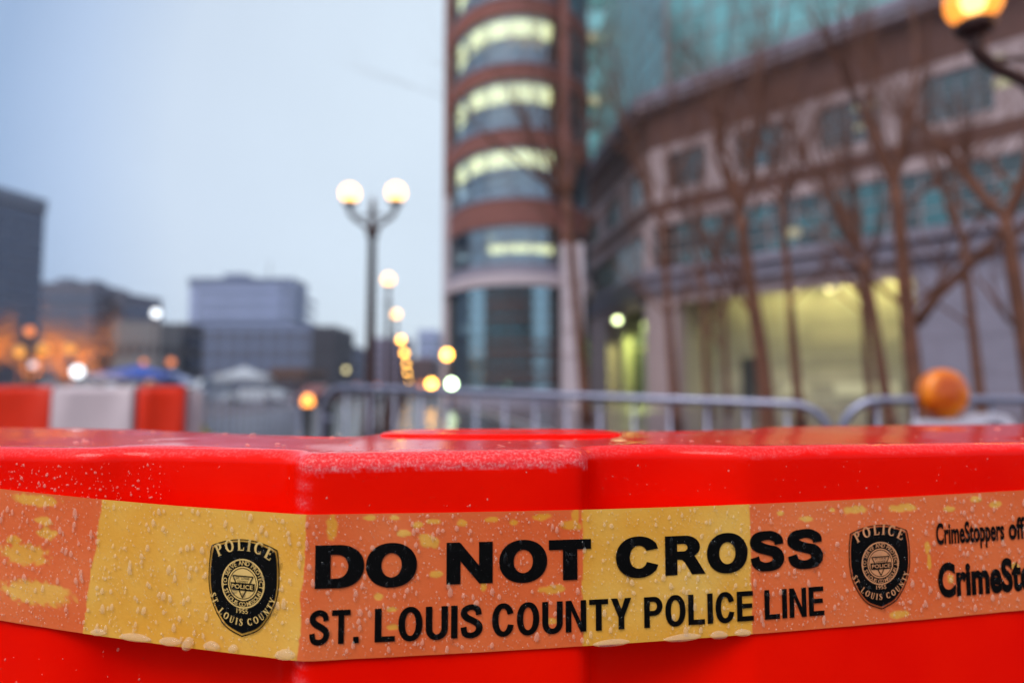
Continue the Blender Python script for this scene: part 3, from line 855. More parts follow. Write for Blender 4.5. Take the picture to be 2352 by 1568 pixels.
point_lamp(866, 887, 62, 0.22, M['amber_dim'], 'red orange light on the road right of the near lamp post')
point_lamp(68, 760, 36, 0.24, M['amber_dim'], 'orange lamp among the twiggy trees at the far left')
point_lamp(98, 802, 34, 0.30, emat('yellow_lamp', (1.0, 0.42, 0.05), 0.8), 'yellow lamp low between the twiggy trees at the far left')
point_lamp(45, 806, 37, 0.30, bpy.data.materials['yellow_lamp'], 'dim yellow lamp below the far left orange lamp')
point_lamp(160, 800, 42, 0.30, bpy.data.materials['yellow_lamp'], 'dim yellow lamp beneath the middle twiggy tree')
point_lamp(358, 719, 60, 0.36, M['white_lamp'], 'white floodlight above the beige hall')
point_lamp(330, 831, 52, 0.22, M['amber_dim'], 'dim red orange light above the blue canopy')
point_lamp(393, 831, 50, 0.28, M['amber_dim'], 'red orange light right of the blue canopy peak')
point_lamp(178, 853, 30, 0.26, M['white_lamp'], 'bright white work light behind the orange barrier row')
point_lamp(76, 838, 30, 0.16, M['white_dim'], 'faint white light left of the bright work light')
for k, (px, D) in enumerate(((20, 37), (90, 40), (160, 42), (235, 45))):
    ld = bpy.data.lights.new('tree_glow_spot', 'SPOT'); ld.energy = 3200; ld.color = (1.0, 0.42, 0.09); ld.shadow_soft_size = 0.1  # unseen ground spots, added to give the trees their orange glow
    ld.spot_size = R(115); ld.spot_blend = 0.4
    lo = bpy.data.objects.new('tree_glow_spot', ld); COL.objects.link(lo)
    q = at(px, 895, D - 1.5); lo.location = (q.x, q.y, 0.5)
    lo.rotation_euler = Vector((0, 0.35, 1)).to_track_quat('-Z', 'Y').to_euler()

# lamp at the top right, close by: two globes in view on a post beyond the frame
c1 = at(2236, 0, 3.7)
px_, py_ = c1.x + 0.36, c1.y - 0.06
top = thing('street_lamp', 'close glowing orange lamp head at the top right corner of the picture', 'street lamp', (px_, py_, 0), 0, G1)
lamp_parts(top, arms=((-0.36, 0.06), (0.36, -0.06)), H=c1.z - 0.19, globe=M['sodium_top'], gr=0.148, light=0)
for sg in (1, -1):
    MB().lathe([(0.004, -0.075), (0.05, -0.055), (0.07, 0), (0.05, 0.055), (0.004, 0.075)], 12, (-0.36 * sg, 0.06 * sg, c1.z)).build('bulb', M['sodium_bulb'], top, smooth=True)
    ld = bpy.data.lights.new('globe_light', 'POINT'); ld.energy = 45; ld.color = (1.0, 0.42, 0.10); ld.shadow_soft_size = 0.14
    lo = bpy.data.objects.new('globe_light', ld); COL.objects.link(lo); lo.parent = top; lo.location = (-0.36 * sg, 0.06 * sg, c1.z)

# amber beacon on black bollard between the steel barriers
c = at(707, 919, 12.0)
bo = thing('beacon_bollard', 'small black bollard with a glowing amber beacon on top', 'bollard', (c.x, c.y, 0))
MB().lathe([(0.13, 0), (0.13, 0.06), (0.07, 0.1), (0.07, c.z - 0.16), (0.1, c.z - 0.14), (0.1, c.z - 0.09)], 14).build('post', M['black_rubber'], bo, smooth=True)
MB().lathe([(0.09, c.z - 0.09), (0.1, c.z), (0.06, c.z + 0.08), (0.005, c.z + 0.1)], 14).build('beacon', M['amber_lamp'], bo, smooth=True)
c = at(752, 940, 10.5)
b2_ = thing('bollard', 'thick black bollard left of the near lamp post', 'bollard', (c.x, c.y, 0))
MB().lathe([(0.12, 0), (0.12, 0.05), (0.09, 0.08), (0.09, 0.80), (0.1, 0.82), (0.06, 0.88), (0.005, 0.9)], 14).build('post', M['black_rubber'], b2_, smooth=True)
MB().lathe([(0.092, 0.62), (0.092, 0.70)], 14).build('collar', M['galv'], b2_, smooth=True)

# ================================================================== STEEL CROWD BARRIERS
def steel_barrier(label, A, B, zA, zB, nb=15):
    """A, B: ground points of the two ends, zA, zB top heights"""
    root = thing('crowd_barrier', label, 'barrier', (A[0], A[1], 0), 0, 'steel crowd barriers')
    a = Vector((A[0], A[1], 0)); b = Vector((B[0], B[1], 0)); d = b - a; L = d.length; d.normalize()
    def P(t, h):    # t in metres along, h 0..1 of height
        zt_ = zA + (zB - zA) * t / L
        return d * t + Vector((0, 0, 0.13 + (zt_ - 0.13 - 0.019) * h))
    rc = 0.16; hh = rc / 0.95
    path = [P(0, 0), P(0, 1 - hh)] + [P(rc - rc * math.cos(a_), 1 - hh + hh * math.sin(a_)) for a_ in [PI / 2 * i / 6 for i in range(1, 7)]]
    path += [P(L - rc + rc * math.sin(a_), 1 - hh + hh * math.cos(a_)) for a_ in [PI / 2 * i / 6 for i in range(0, 7)]] + [P(L, 0)]
    path += [P(L * 0.5, 0), P(0, 0)]
    MB().tube(path, 0.019, 10, cap=False).build('frame', M['galv'], root, smooth=True)
    for k in range(1, nb):
        t = L * k / nb
        MB().tube([P(t, 0), P(t, 1)], 0.008, 6).build('bar', M['galv'], root, smooth=True)
    for t in (0.25, L - 0.25):
        nrm_ = Vector((-d.y, d.x, 0))
        q = P(t, 0)
        MB().tube([q - nrm_ * 0.3 - Vector((0, 0, q.z - 0.02)), q - nrm_ * 0.22 - Vector((0, 0, q.z - 0.06)), q, q + nrm_ * 0.22 - Vector((0, 0, q.z - 0.06)), q + nrm_ * 0.3 - Vector((0, 0, q.z - 0.02))], 0.016, 8).build('foot', M['galv'], root, smooth=True)
    return root
steel_barrier('long grey steel crowd barrier crossing mid-picture, its left end beside the lamp post', (at(742, 895, 4.3).x, 4.3), (at(1905, 895, 3.1).x, 3.1), at(800, 880, 4.25).z, at(1880, 921, 3.1).z, 16)
steel_barrier('grey steel crowd barrier behind the amber warning light, running off to the right', (at(1930, 895, 3.0).x, 3.0), (at(1930, 895, 3.0).x + 2.2, 2.62), at(2000, 909, 3.0).z, at(2352, 902, 2.75).z)
steel_barrier('grey steel crowd barrier standing obliquely right of the striped barrier row', (at(458, 895, 7.0).x, 7.0), (at(690, 895, 8.6).x, 8.6), at(500, 884, 7.2).z, at(670, 886, 8.6).z)

# ================================================================== PLASTIC BARRIERS BEHIND, LEFT
def plastic_block(label, x0, y0, x1, y1, top, mat, name='plastic_barrier'):
    a = Vector((x0, y0)); b = Vector((x1, y1)); L = (b - a).length
    root = thing(name, label, 'barrier', (x0, y0, 0), math.atan2(y1 - y0, x1 - x0), 'orange and white plastic barriers')
    prof = [(-0.26, 0.0), (-0.26, 0.12), (-0.19, 0.22), (-0.11, 0.55), (-0.10, top - 0.04), (-0.06, top), (0.06, top), (0.10, top - 0.04), (0.11, 0.55), (0.19, 0.22), (0.26, 0.12), (0.26, 0.0)]
    mb = MB()
    secs = [0.0, 0.02, L * 0.3, L * 0.34, L * 0.62, L * 0.66, L - 0.02, L]
    scl = [0.88, 1.0, 1.0, 0.93, 0.93, 1.0, 1.0, 0.88]
    n = len(prof); vs = []; fs = []
    for s_, k_ in zip(secs, scl):
        for (y, z) in prof: vs.append((s_, y * k_, z))
    for i in range(len(secs) - 1):
        for j in range(n - 1):
            fs.append((i * n + j, (i + 1) * n + j, (i + 1) * n + j + 1, i * n + j + 1))
    fs.append(tuple(range(n))); fs.append(tuple((len(secs) - 1) * n + j for j in range(n))[::-1])
    mb.add(vs, fs)
    autosmooth(mb.build('shell', mat, root))
    MB().lathe([(0.05, top), (0.05, top + 0.015), (0.01, top + 0.02)], 12, (L / 2, 0, 0)).build('filler_cap', M['black_rubber'], root, smooth=True)
    return root
Dp = 5.6
def bx(px, D): return at(px, 895, D).x
zt_b = at(200, 887, Dp - 0.1).z
plastic_block('orange plastic barrier at the left edge, first of the row', bx(-70, Dp), Dp, bx(133, Dp), Dp, zt_b, M['orange_plastic'])
plastic_block('white plastic barrier between two orange ones', bx(137, Dp), Dp, bx(318, Dp), Dp, zt_b, M['band_white'])
plastic_block('shorter orange plastic barrier at the right end of the row', bx(322, Dp), Dp + 0.02, bx(428, Dp + 0.1), Dp + 0.1, zt_b, M['orange_plastic'])
plastic_block('pale plastic barrier seen end-on behind the last orange one', bx(432, Dp + 0.12), Dp + 0.12, bx(446, 7.0), 7.0, zt_b - 0.02, M['band_white'])

# a loose end of yellow tape sagging from the row to the steel barrier
q0, q1 = at(436, 935, Dp + 0.15), at(520, 1010, 6.9)
vs = []; fs = []
for i in range(13):
    t_ = i / 12
    c = q0.lerp(q1, t_) - Vector((0, 0, 0.10 * math.sin(PI * t_)))
    tw = 0.6 * math.sin(t_ * 3)
    vs += [c + Vector((0, 0.02 * tw, 0.036)), c - Vector((0, 0.02 * tw, 0.036))]
for i in range(12): fs.append((2 * i, 2 * i + 1, 2 * i + 3, 2 * i + 2))
o = MB().add(vs, fs).build('loose_tape', pmat('loose_yellow_tape', (0.65, 0.48, 0.06), 0.35), None, smooth=True)
tag(o, 'loose end of yellow tape sagging right of the last orange barrier', 'tape')

# ================================================================== TENTS, VAN AND CARS
def canopy(label, px, D, W, top, eave, mat):
    c = at(px, 895, D)
    root = thing('canopy_tent', label, 'tent', (c.x, c.y, 0), R(12), 'tents and vehicles beyond the barriers')
    h = W / 2
    mb = MB()
    ring0 = [(-h, -h, eave), (h, -h, eave), (h, h, eave), (-h, h, eave)]
    ring1 = [(-h * 0.5, -h * 0.5, eave + (top - eave) * 0.42), (h * 0.5, -h * 0.5, eave + (top - eave) * 0.42), (h * 0.5, h * 0.5, eave + (top - eave) * 0.42), (-h * 0.5, h * 0.5, eave + (top - eave) * 0.42)]
    val = [(x, y, eave - 0.28) for x, y, z in ring0]
    vs = val + ring0 + ring1 + [(0, 0, top)]
    fs = []
    for L_ in (0, 4):
        for k in range(4): fs.append((L_ + k, L_ + (k + 1) % 4, L_ + 4 + (k + 1) % 4, L_ + 4 + k))
    for k in range(4): fs.append((8 + k, 8 + (k + 1) % 4, 12))
    mb.add(vs, fs); mb.build('canopy', mat, root)
    for sx in (-1, 1):
        for sy in (-1, 1):
            MB().tube([(sx * h * 0.97, sy * h * 0.97, 0), (sx * h * 0.97, sy * h * 0.97, eave)], 0.03, 6).build('leg', M['galv'], root)
    return root
canopy('blue canopy tent standing behind the white plastic barrier', 318, 46, 4.6, 2.75, 2.1, M['blue_cloth'])
canopy('white canopy tent right of the blue one', 395, 48, 2.6, 2.4, 1.8, M['far_pale'])
canopy('white canopy tent behind the steel barrier, before the grid-fronted block', 560, 44, 3.2, 2.6, 1.95, M['white_cloth'])

def car(label, px, D, rz, mat, L=4.5, van=False):
    c = at(px, 895, D)
    root = thing('parked_van' if van else 'parked_car', label, 'van' if van else 'car', (c.x, c.y, 0), rz, 'tents and vehicles beyond the barriers')
    Hh = 1.95 if van else 1.45
    if van: prof = [(0, 0.35), (0, 0.95), (0.25, 1.1), (0.9, 1.25), (1.35, Hh), (L - 0.15, Hh), (L, Hh - 0.3), (L, 0.35)]
    else: prof = [(0, 0.35), (0, 0.65), (0.15, 0.78), (1.15, 0.92), (1.85, Hh - 0.05), (2.2, Hh), (3.2, Hh), (3.9, 1.0), (L - 0.1, 0.92), (L, 0.7), (L, 0.35)]
    hw = 0.88
    def extr(mb, pr, w0, w1):
        n = len(pr)
        vs = [(x - L / 2, -w0 if z < 1.0 else -w1, z) for x, z in pr] + [(x - L / 2, w0 if z < 1.0 else w1, z) for x, z in pr]
        fs = [(i, (i + 1) % n, n + (i + 1) % n, n + i) for i in range(n)] + [tuple(range(n))[::-1], tuple(range(n, 2 * n))]
        return mb.add(vs, fs)
    extr(MB(), prof, hw, hw - 0.14).build('body', mat, root)
    if van: wn = [(1.0, 1.3), (1.4, Hh - 0.14), (2.2, Hh - 0.14), (2.2, 1.3)]
    else: wn = [(1.3, 0.97), (1.88, Hh - 0.1), (3.15, Hh - 0.1), (3.75, 1.02)]
    n = len(wn)
    for sgn in (-1, 1):
        y0 = sgn * (hw - 0.13); y1 = sgn * (hw - 0.10)
        vs = [(x - L / 2, y0 if z > 1.0 else y0 + sgn * 0.0, z) for x, z in wn] + [(x - L / 2, y1, z) for x, z in wn]
        MB().add(vs, [(i, (i + 1) % n, n + (i + 1) % n, n + i) for i in range(n)] + [tuple(range(n, 2 * n))]).build('side_window', M['glass_dark'], root)
        MB().box(-L / 2 - 0.03, -L / 2 + 0.04, sgn * 0.62 - 0.16, sgn * 0.62 + 0.16, 0.6, 0.74).build('headlight', M['white_plastic'], root)
        for x in (0.85, L - 0.85):
            MB().lathe([(0.32, -0.11), (0.34, -0.08), (0.34, 0.08), (0.32, 0.11)], 16, (x - L / 2, sgn * 0.78, 0.34), 'y').build('wheel', M['black_rubber'], root)
    return root
car('white van parked left of the steel barrier, beyond the last orange barrier', 470, 58, R(75), M['car_white'], 4.9, True)
car('pale car behind the white plastic barrier, under the work light', 200, 36, R(-6), M['car_white'])
car('dark car at the far left behind the orange barrier', 60, 34, R(4), M['car_dark'])
car('dark car between the pale car and the blue canopy', 262, 38, R(2), M['car_dark'])
car('white car before the white canopy tent', 590, 50, R(-4), M['car_white'])
car('dark red car farther along, left of the near lamp post', 730, 52, R(80), M['car_red'])
car('dark car on the street right of the near lamp post', 900, 58, R(84), M['car_dark'])

# ================================================================== AMBER WARNING LIGHT ON A WHITE BARRICADE
Dl = 2.42
cc = at(2165, 905, Dl)
bz = at(2165, 962, Dl).z
bar = thing('folding_barricade', 'white plastic folding barricade with a carrying handle, right behind the red barrier', 'barricade', (at(2207, 895, Dl).x, Dl, 0), R(-4))
# outline of the top with a raised handle loop on its right
x0, x1 = at(2106, 960, Dl).x - bar.location.x, at(2312, 960, Dl).x - bar.location.x
wd = x1 - x0
def top_outline():
    o = []
    zb = bz - 0.10
    zl = bz - 0.002
    o += [(x0 + 0.0, zb), (x0, zl - 0.018), (x0 + 0.012, zl - 0.004), (x0 + 0.03, zl)]
    o += [(x0 + wd * 0.45, zl), (x0 + wd * 0.55, zl + 0.008), (x0 + wd * 0.66, zl + 0.020), (x0 + wd * 0.86, zl + 0.021), (x0 + wd * 0.95, zl + 0.012), (x1, zl - 0.02), (x1, zb)]
    return o
ol = top_outline()
hole = [(x0 + wd * 0.66, bz - 0.035), (x0 + wd * 0.90, bz - 0.035), (x0 + wd * 0.88, bz - 0.012), (x0 + wd * 0.80, bz - 0.004), (x0 + wd * 0.70, bz - 0.010)]
def solid_2d(outer, holes, y0, y1):
    """extrude a polygon (x, z) with holes between y0 and y1"""
    loops = [[Vector((a, b, 0)) for a, b in outer]] + [[Vector((a, b, 0)) for a, b in h] for h in holes]
    tris = tessellate_polygon(loops)
    flat = [p for lp in loops for p in lp]
    n = len(flat)
    vs = [(p.x, y0, p.y) for p in flat] + [(p.x, y1, p.y) for p in flat]
    fs = [tuple(t) for t in tris] + [tuple(i + n for i in t)[::-1] for t in tris]
    base = 0
    for lp in loops:
        m_ = len(lp)
        for i in range(m_):
            fs.append((base + i, base + (i + 1) % m_, n + base + (i + 1) % m_, n + base + i))
        base += m_
    return MB().add(vs, fs)
solid_2d(ol, [hole], -0.035, 0.035).build('top_rail', M['white_plastic'], bar)
for s_ in (-1, 1):
    for q, (zz0, zz1) in enumerate(((0.62, bz - 0.102), (0.30, 0.50))):
        MB().box(x0 + 0.002, x1 - 0.002, s_ * 0.03 - 0.012, s_ * 0.03 + 0.012, zz0, zz1).build('panel', M['white_plastic'] if q else M['orange_plastic'], bar)
    for xx in (x0 + 0.02, x1 - 0.02):
        MB().tube([(xx, s_ * 0.033, bz - 0.06), (xx, s_ * 0.26, 0.0)], 0.018, 8).build('leg', M['white_plastic'], bar)
wl = thing('warning_light', 'round amber barricade light with a ribbed lens, on the white barricade', 'warning light', (cc.x, Dl, bz - 0.004), R(6))
zc = cc.z - (bz - 0.004); rl = 58 / 1568 * Dl
m, t, b, out = node_mat('amber_lens')
b.inputs['Base Color'].default_value = (0.80, 0.20, 0.003, 1)
b.inputs['Roughness'].default_value = 0.22
b.inputs['Subsurface Weight'].default_value = 0.35
b.inputs['Subsurface Radius'].default_value = (0.05, 0.02, 0.005)
vn = t.nodes.new('ShaderNodeTexVoronoi'); vn.inputs['Scale'].default_value = 24
tcn = t.nodes.new('ShaderNodeTexCoord'); t.links.new(tcn.outputs['Object'], vn.inputs['Vector'])
bp = t.nodes.new('ShaderNodeBump'); bp.inputs['Distance'].default_value = 0.006
t.links.new(vn.outputs['Distance'], bp.inputs['Height']); t.links.new(bp.outputs[0], b.inputs['Normal'])
v2 = t.nodes.new('ShaderNodeTexNoise'); v2.inputs['Scale'].default_value = 11; v2.inputs['Detail'].default_value = 2
t.links.new(tcn.outputs['Object'], v2.inputs['Vector'])
c9 = t.nodes.new('ShaderNodeValToRGB')
c9.color_ramp.elements[0].position = 0.40; c9.color_ramp.elements[0].color = (0.56, 0.085, 0.001, 1)
c9.color_ramp.elements[1].position = 0.60; c9.color_ramp.elements[1].color = (0.95, 0.26, 0.003, 1)
t.links.new(v2.outputs['Fac'], c9.inputs[0]); t.links.new(c9.outputs[0], b.inputs['Base Color'])
M['amber_lens'] = m
for sg in (-1, 1):
    prof = [(rl * 0.97, sg * 0.012), (rl * 0.96, sg * 0.022), (rl * 0.80, sg * 0.032), (rl * 0.5, sg * 0.040), (rl * 0.2, sg * 0.043), (0.003, sg * 0.044)]
    MB().lathe(prof, 32, (0, 0, zc), 'y').build('lens', M['amber_lens'], wl, smooth=True)
MB().lathe([(rl * 0.975, -0.012), (rl * 1.0, -0.009), (rl * 1.0, 0.009), (rl * 0.975, 0.012)], 32, (0, 0, zc), 'y').build('rim', pmat('amber_rim', (0.62, 0.14, 0.01), 0.35), wl, smooth=True)
MB().box(-0.028, 0.028, -0.02, 0.02, 0.0, zc - rl + 0.012).build('neck', M['black_rubber'], wl)

# ================================================================== THE RED BARRIER IN FRONT
ZT = CAM_H - 0.0325
LB = 0.92
front = [(-LB, 0.462), (-0.70, 0.462), (-0.66, 0.437), (-0.45, 0.432), (-0.42, 0.418), (-0.285, 0.3950), (-0.243, 0.3850),
         (-0.212, 0.3985), (-0.122, 0.3790), (-0.1095, 0.3562), (-0.1020, 0.3543), (0.0300, 0.3787), (0.0400, 0.3820), (0.0475, 0.4040), (0.0900, 0.4120),
         (0.1330, 0.3985), (0.1430, 0.3997), (0.325, 0.4332), (0.46, 0.4585), (0.475, 0.476), (0.56, 0.493), (0.58, 0.480), (LB, 0.535)]
back = [(LB, 0.72), (0.60, 0.69), (0.48, 0.668), (0.30, 0.640), (0.225, 0.616), (0.19, 0.575), (0.116, 0.553), (-0.09, 0.545), (-0.103, 0.540),
        (-0.113, 0.486), (-0.16, 0.500), (-0.207, 0.525), (-0.30, 0.575), (-0.462, 0.618), (-0.70, 0.66), (-LB, 0.69)]
poly = front + back
def chaikin(P, it, w=0.2):
    for _ in range(it):
        Q = []
        n = len(P)
        for i in range(n):
            a = Vector(P[i]); b_ = Vector(P[(i + 1) % n])
            L = (b_ - a).length
            k_ = min(w, 0.010 / max(L, 1e-6)) if _ == 0 else w
            Q.append(tuple(a.lerp(b_, k_))); Q.append(tuple(a.lerp(b_, 1 - k_)))
        P = Q
    return P
poly = chaikin(poly, 3, 0.25)
P_ = np.array(poly); Pn = np.vstack([P_, P_[:1]])
seg = np.hypot(*(Pn[1:] - Pn[:-1]).T); cs = np.concatenate([[0], np.cumsum(seg)])
NS = int(cs[-1] / 0.0014)
s = np.linspace(0, cs[-1], NS, endpoint=False)
px2 = np.interp(s, cs, Pn[:, 0]); py2 = np.interp(s, cs, Pn[:, 1])
def smooth(a, k):
    ker = np.ones(k) / k
    return np.convolve(np.concatenate([a[-k:], a, a[:k]]), ker, 'same')[k:-k]
px2 = smooth(px2, 4); py2 = smooth(py2, 4)
tx = smooth(np.roll(px2, -1) - np.roll(px2, 1), 7); ty = smooth(np.roll(py2, -1) - np.roll(py2, 1), 7)
ln = np.hypot(tx, ty); nx_, ny_ = ty / ln, -tx / ln        # outward (loop runs left->right along the front)
ymid = np.interp(px2, [-0.92, -0.3, 0, 0.3, 0.92], [0.575, 0.475, 0.465, 0.52, 0.63])
xm = np.clip(px2, -LB + 0.09, LB - 0.09)
rowsX = []; rowsY = []; rowsZ = []
re_ = 0.0078
def addrow(x, y, z):
    rowsX.append(x); rowsY.append(y); rowsZ.append(np.full(NS, z) if np.isscalar(z) else z)
ix = px2 - nx_ * re_; iy = py2 - ny_ * re_
for tt in [1.0, 0.93, 0.85, 0.75, 0.65, 0.55, 0.45, 0.36, 0.28, 0.21, 0.15, 0.10, 0.06, 0.03, 0.012]:
    hh = 0.0008 * math.sin(min(tt, 1) * PI)
    addrow(ix * (1 - tt) + xm * tt, iy * (1 - tt) + ymid * tt, ZT - 0.0006 * (1 - tt) + 0 * px2)
for i in range(13):
    th = PI / 2 * i / 12
    addrow(ix + nx_ * re_ * math.sin(th), iy + ny_ * re_ * math.sin(th), ZT - 0.0006 - re_ * (1 - math.cos(th)))
n_edge = len(rowsX)
z = ZT - 0.0006 - re_
while z > CAM_H - 0.19:
    z -= 0.0024
    addrow(px2, py2, z)
for z, ofs in ((0.80, 0), (0.66, 0.0), (0.60, 0.006), (0.52, 0.012), (0.30, 0.055), (0.20, 0.095), (0.16, 0.10), (0.0, 0.10)):
    addrow(px2 + nx_ * ofs, py2 + ny_ * ofs, z)
X = np.array(rowsX); Y = np.array(rowsY); Z = np.array(rowsZ)
NR = X.shape[0]
# scuffed, furry wear on the middle rib; other front edges get a painted pink highlight
fx = np.where(ny_ < -0.2, 1.0, 0.0)                          # on the front only
onA = ((px2 > -0.1115) & (px2 < 0.0425) & (fx > 0)).astype(float)
onA = smooth(onA, 9)
scuff_glint = np.zeros((NR, NS)); disp = np.zeros((NR, NS))
rngn = np.random.RandomState(4)
ph = np.array([noise.noise(Vector((float(a) * 90, 3.1, float(b_) * 0))) for a, b_ in zip(s, s)])
ph2 = np.array([noise.noise(Vector((float(a) * 420, 9.1, 0))) for a in s])
ph3 = np.array([noise.noise(Vector((float(a) * 18, 5.1, 0))) for a in s])
for i in range(NR):
    zz = ZT - Z[i]
    if i < 8: continue
    inner = np.hypot(X[i] - ix, Y[i] - iy) if i < 15 else np.zeros(NS)
    # reach of the wear and painted highlight down the face (m) and inward on the top
    reachA = 0.0095 + 0.0030 * ph + 0.0022 * ph2 + 0.002 * ph3
    reachO = 0.0058 + 0.0024 * ph + 0.0010 * ph2 + 0.003 * ph3
    reach = np.where(onA > 0.5, reachA, reachO * (fx > 0))
    k_ = np.clip((reach - zz) / 0.0010, 0, 1) * np.clip(1 - inner / 0.016, 0, 1)
    frg = np.exp(-((reach - zz - 0.0009) / 0.0016) ** 2)
    amt = k_ * (0.22 + 0.30 * onA + 0.48 * onA * frg)
    scuff_glint[i] = amt
edgeL = np.exp(-((px2 + 0.1085) / 0.004) ** 2) * fx
for i in range(15, NR - 8):
    scuff_glint[i] = np.maximum(scuff_glint[i], edgeL * 0.55 * (0.5 + 0.5 * math.sin(i * 1.7)) )
vis = np.where((px2 > -0.42) & (px2 < 0.5) & (fx > 0))[0]
D3 = np.zeros((NR, NS))
for i in range(8, NR - 8):
    for j in vis:
        if scuff_glint[i, j] > 0.02:
            v = Vector((float(X[i, j]), float(Y[i, j]), float(Z[i, j])))
            n1 = noise.noise(v * 330); n2_ = noise.noise(v * 780)
            D3[i, j] = scuff_glint[i, j] * (0.00055 * n1 + 0.00050 * n2_) * (1.2 if onA[j] > 0.5 else 0.5)
# slow waviness of the moulded skin, a few knocks
wv = np.array([noise.noise(Vector((float(a) * 14, float(b_) * 14, 0))) for a, b_ in zip(px2, py2)])
for i in range(n_edge - 13, NR - 8):
    D3[i] += 0.0005 * wv
th_row = np.clip((np.arange(NR) - 15) / 12.0, 0, 1) * PI / 2
NXm = nx_[None, :] * np.sin(th_row)[:, None]; NYm = ny_[None, :] * np.sin(th_row)[:, None]; NZm = np.cos(th_row)[:, None] * np.ones((1, NS))
# top: shallow puddled relief
for i in range(0, 15):
    zz = np.array([noise.noise(Vector((float(a) * 11, float(b_) * 11, 2.0))) for a, b_ in zip(X[i], Y[i])])
    z2 = np.array([noise.noise(Vector((float(a) * 40, float(b_) * 40, 7.0))) for a, b_ in zip(X[i], Y[i])])
    fade = min(1, i and 1)
    D3[i] += (0.0009 * zz + 0.00015 * z2) * (1.0 if i < 12 else 0.5)
X += NXm * D3; Y += NYm * D3; Z += NZm * D3
verts = np.stack([X, Y, Z], -1).reshape(-1, 3)
ii, jj = np.meshgrid(np.arange(NR - 1), np.arange(NS), indexing='ij')
j2 = (jj + 1) % NS
faces = np.stack([ii * NS + jj, (ii + 1) * NS + jj, (ii + 1) * NS + j2, ii * NS + j2], -1).reshape(-1, 4)
def np_mesh(name, verts, faces, smooth_=True):
    me = bpy.data.meshes.new(name)
    me.vertices.add(len(verts)); me.vertices.foreach_set('co', verts.astype(np.float32).ravel())
    k = faces.shape[1]
    me.loops.add(faces.size); me.loops.foreach_set('vertex_index', faces.astype(np.int32).ravel())
    me.polygons.add(len(faces)); me.polygons.foreach_set('loop_start', np.arange(0, faces.size, k, dtype=np.int32))
    me.polygons.foreach_set('use_smooth', np.full(len(faces), smooth_))
    me.update(); me.validate()
    return me
# red plastic
m, t, b, out = node_mat('red_plastic')
tcn = t.nodes.new('ShaderNodeTexCoord')
at_ = t.nodes.new('ShaderNodeAttribute'); at_.attribute_name = 'scuff_glint'
n1 = t.nodes.new('ShaderNodeTexNoise'); n1.inputs['Scale'].default_value = 14; n1.inputs['Detail'].default_value = 7
t.links.new(tcn.outputs['Object'], n1.inputs['Vector'])
c1_ = t.nodes.new('ShaderNodeValToRGB')
c1_.color_ramp.elements[0].position = 0.3; c1_.color_ramp.elements[0].color = (0.88, 0.0025, 0.0, 1)
c1_.color_ramp.elements[1].position = 0.7; c1_.color_ramp.elements[1].color = (0.96, 0.006, 0.0, 1)
t.links.new(n1.outputs['Fac'], c1_.inputs[0])
# pale pink of the nicks and the painted edge highlight
n2 = t.nodes.new('ShaderNodeTexNoise'); n2.inputs['Scale'].default_value = 650; n2.inputs['Detail'].default_value = 4
t.links.new(tcn.outputs['Object'], n2.inputs['Vector'])
c2_ = t.nodes.new('ShaderNodeValToRGB')
c2_.color_ramp.elements[0].position = 0.45; c2_.color_ramp.elements[0].color = (0.86, 0.06, 0.07, 1)
c2_.color_ramp.elements[1].position = 0.72; c2_.color_ramp.elements[1].color = (0.90, 0.32, 0.32, 1)
t.links.new(n2.outputs['Fac'], c2_.inputs[0])
mx = t.nodes.new('ShaderNodeMix'); mx.data_type = 'RGBA'
sc1 = t.nodes.new('ShaderNodeMapRange'); sc1.inputs['From Min'].default_value = 0.0; sc1.inputs['From Max'].default_value = 1.0; sc1.inputs['To Max'].default_value = 0.95
t.links.new(at_.outputs['Fac'], sc1.inputs['Value']); t.links.new(sc1.outputs[0], mx.inputs[0]); t.links.new(c1_.outputs[0], mx.inputs[6]); t.links.new(c2_.outputs[0], mx.inputs[7])
n3 = t.nodes.new('ShaderNodeTexNoise'); n3.inputs['Scale'].default_value = 130; n3.inputs['Detail'].default_value = 8; n3.inputs['Roughness'].default_value = 0.7
mp3 = t.nodes.new('ShaderNodeMapping'); mp3.inputs['Scale'].default_value = (1, 1, 0.35)
t.links.new(tcn.outputs['Object'], mp3.inputs[0]); t.links.new(mp3.outputs[0], n3.inputs['Vector'])
c3_ = t.nodes.new('ShaderNodeValToRGB')
c3_.color_ramp.elements[0].position = 0.71; c3_.color_ramp.elements[0].color = (0, 0, 0, 1)
c3_.color_ramp.elements[1].position = 0.80; c3_.color_ramp.elements[1].color = (1, 1, 1, 1)
t.links.new(n3.outputs['Fac'], c3_.inputs[0])
mx2 = t.nodes.new('ShaderNodeMix'); mx2.data_type = 'RGBA'
t.links.new(c3_.outputs[0], mx2.inputs[0]); t.links.new(mx.outputs[2], mx2.inputs[6]); mx2.inputs[7].default_value = (0.85, 0.06, 0.05, 1)
t.links.new(mx2.outputs[2], b.inputs['Base Color'])
rr_ = t.nodes.new('ShaderNodeMapRange'); rr_.inputs['To Min'].default_value = 0.20; rr_.inputs['To Max'].default_value = 0.42
t.links.new(at_.outputs['Fac'], rr_.inputs['Value']); t.links.new(rr_.outputs[0], b.inputs['Roughness'])
wet_ = t.nodes.new('ShaderNodeAttribute'); wet_.attribute_name = 'wet'
b.inputs['Specular IOR Level'].default_value = 0.05
bp = t.nodes.new('ShaderNodeBump'); bp.inputs['Distance'].default_value = 0.00025; bp.inputs['Strength'].default_value = 0.5
n4 = t.nodes.new('ShaderNodeTexNoise'); n4.inputs['Scale'].default_value = 260; n4.inputs['Detail'].default_value = 6
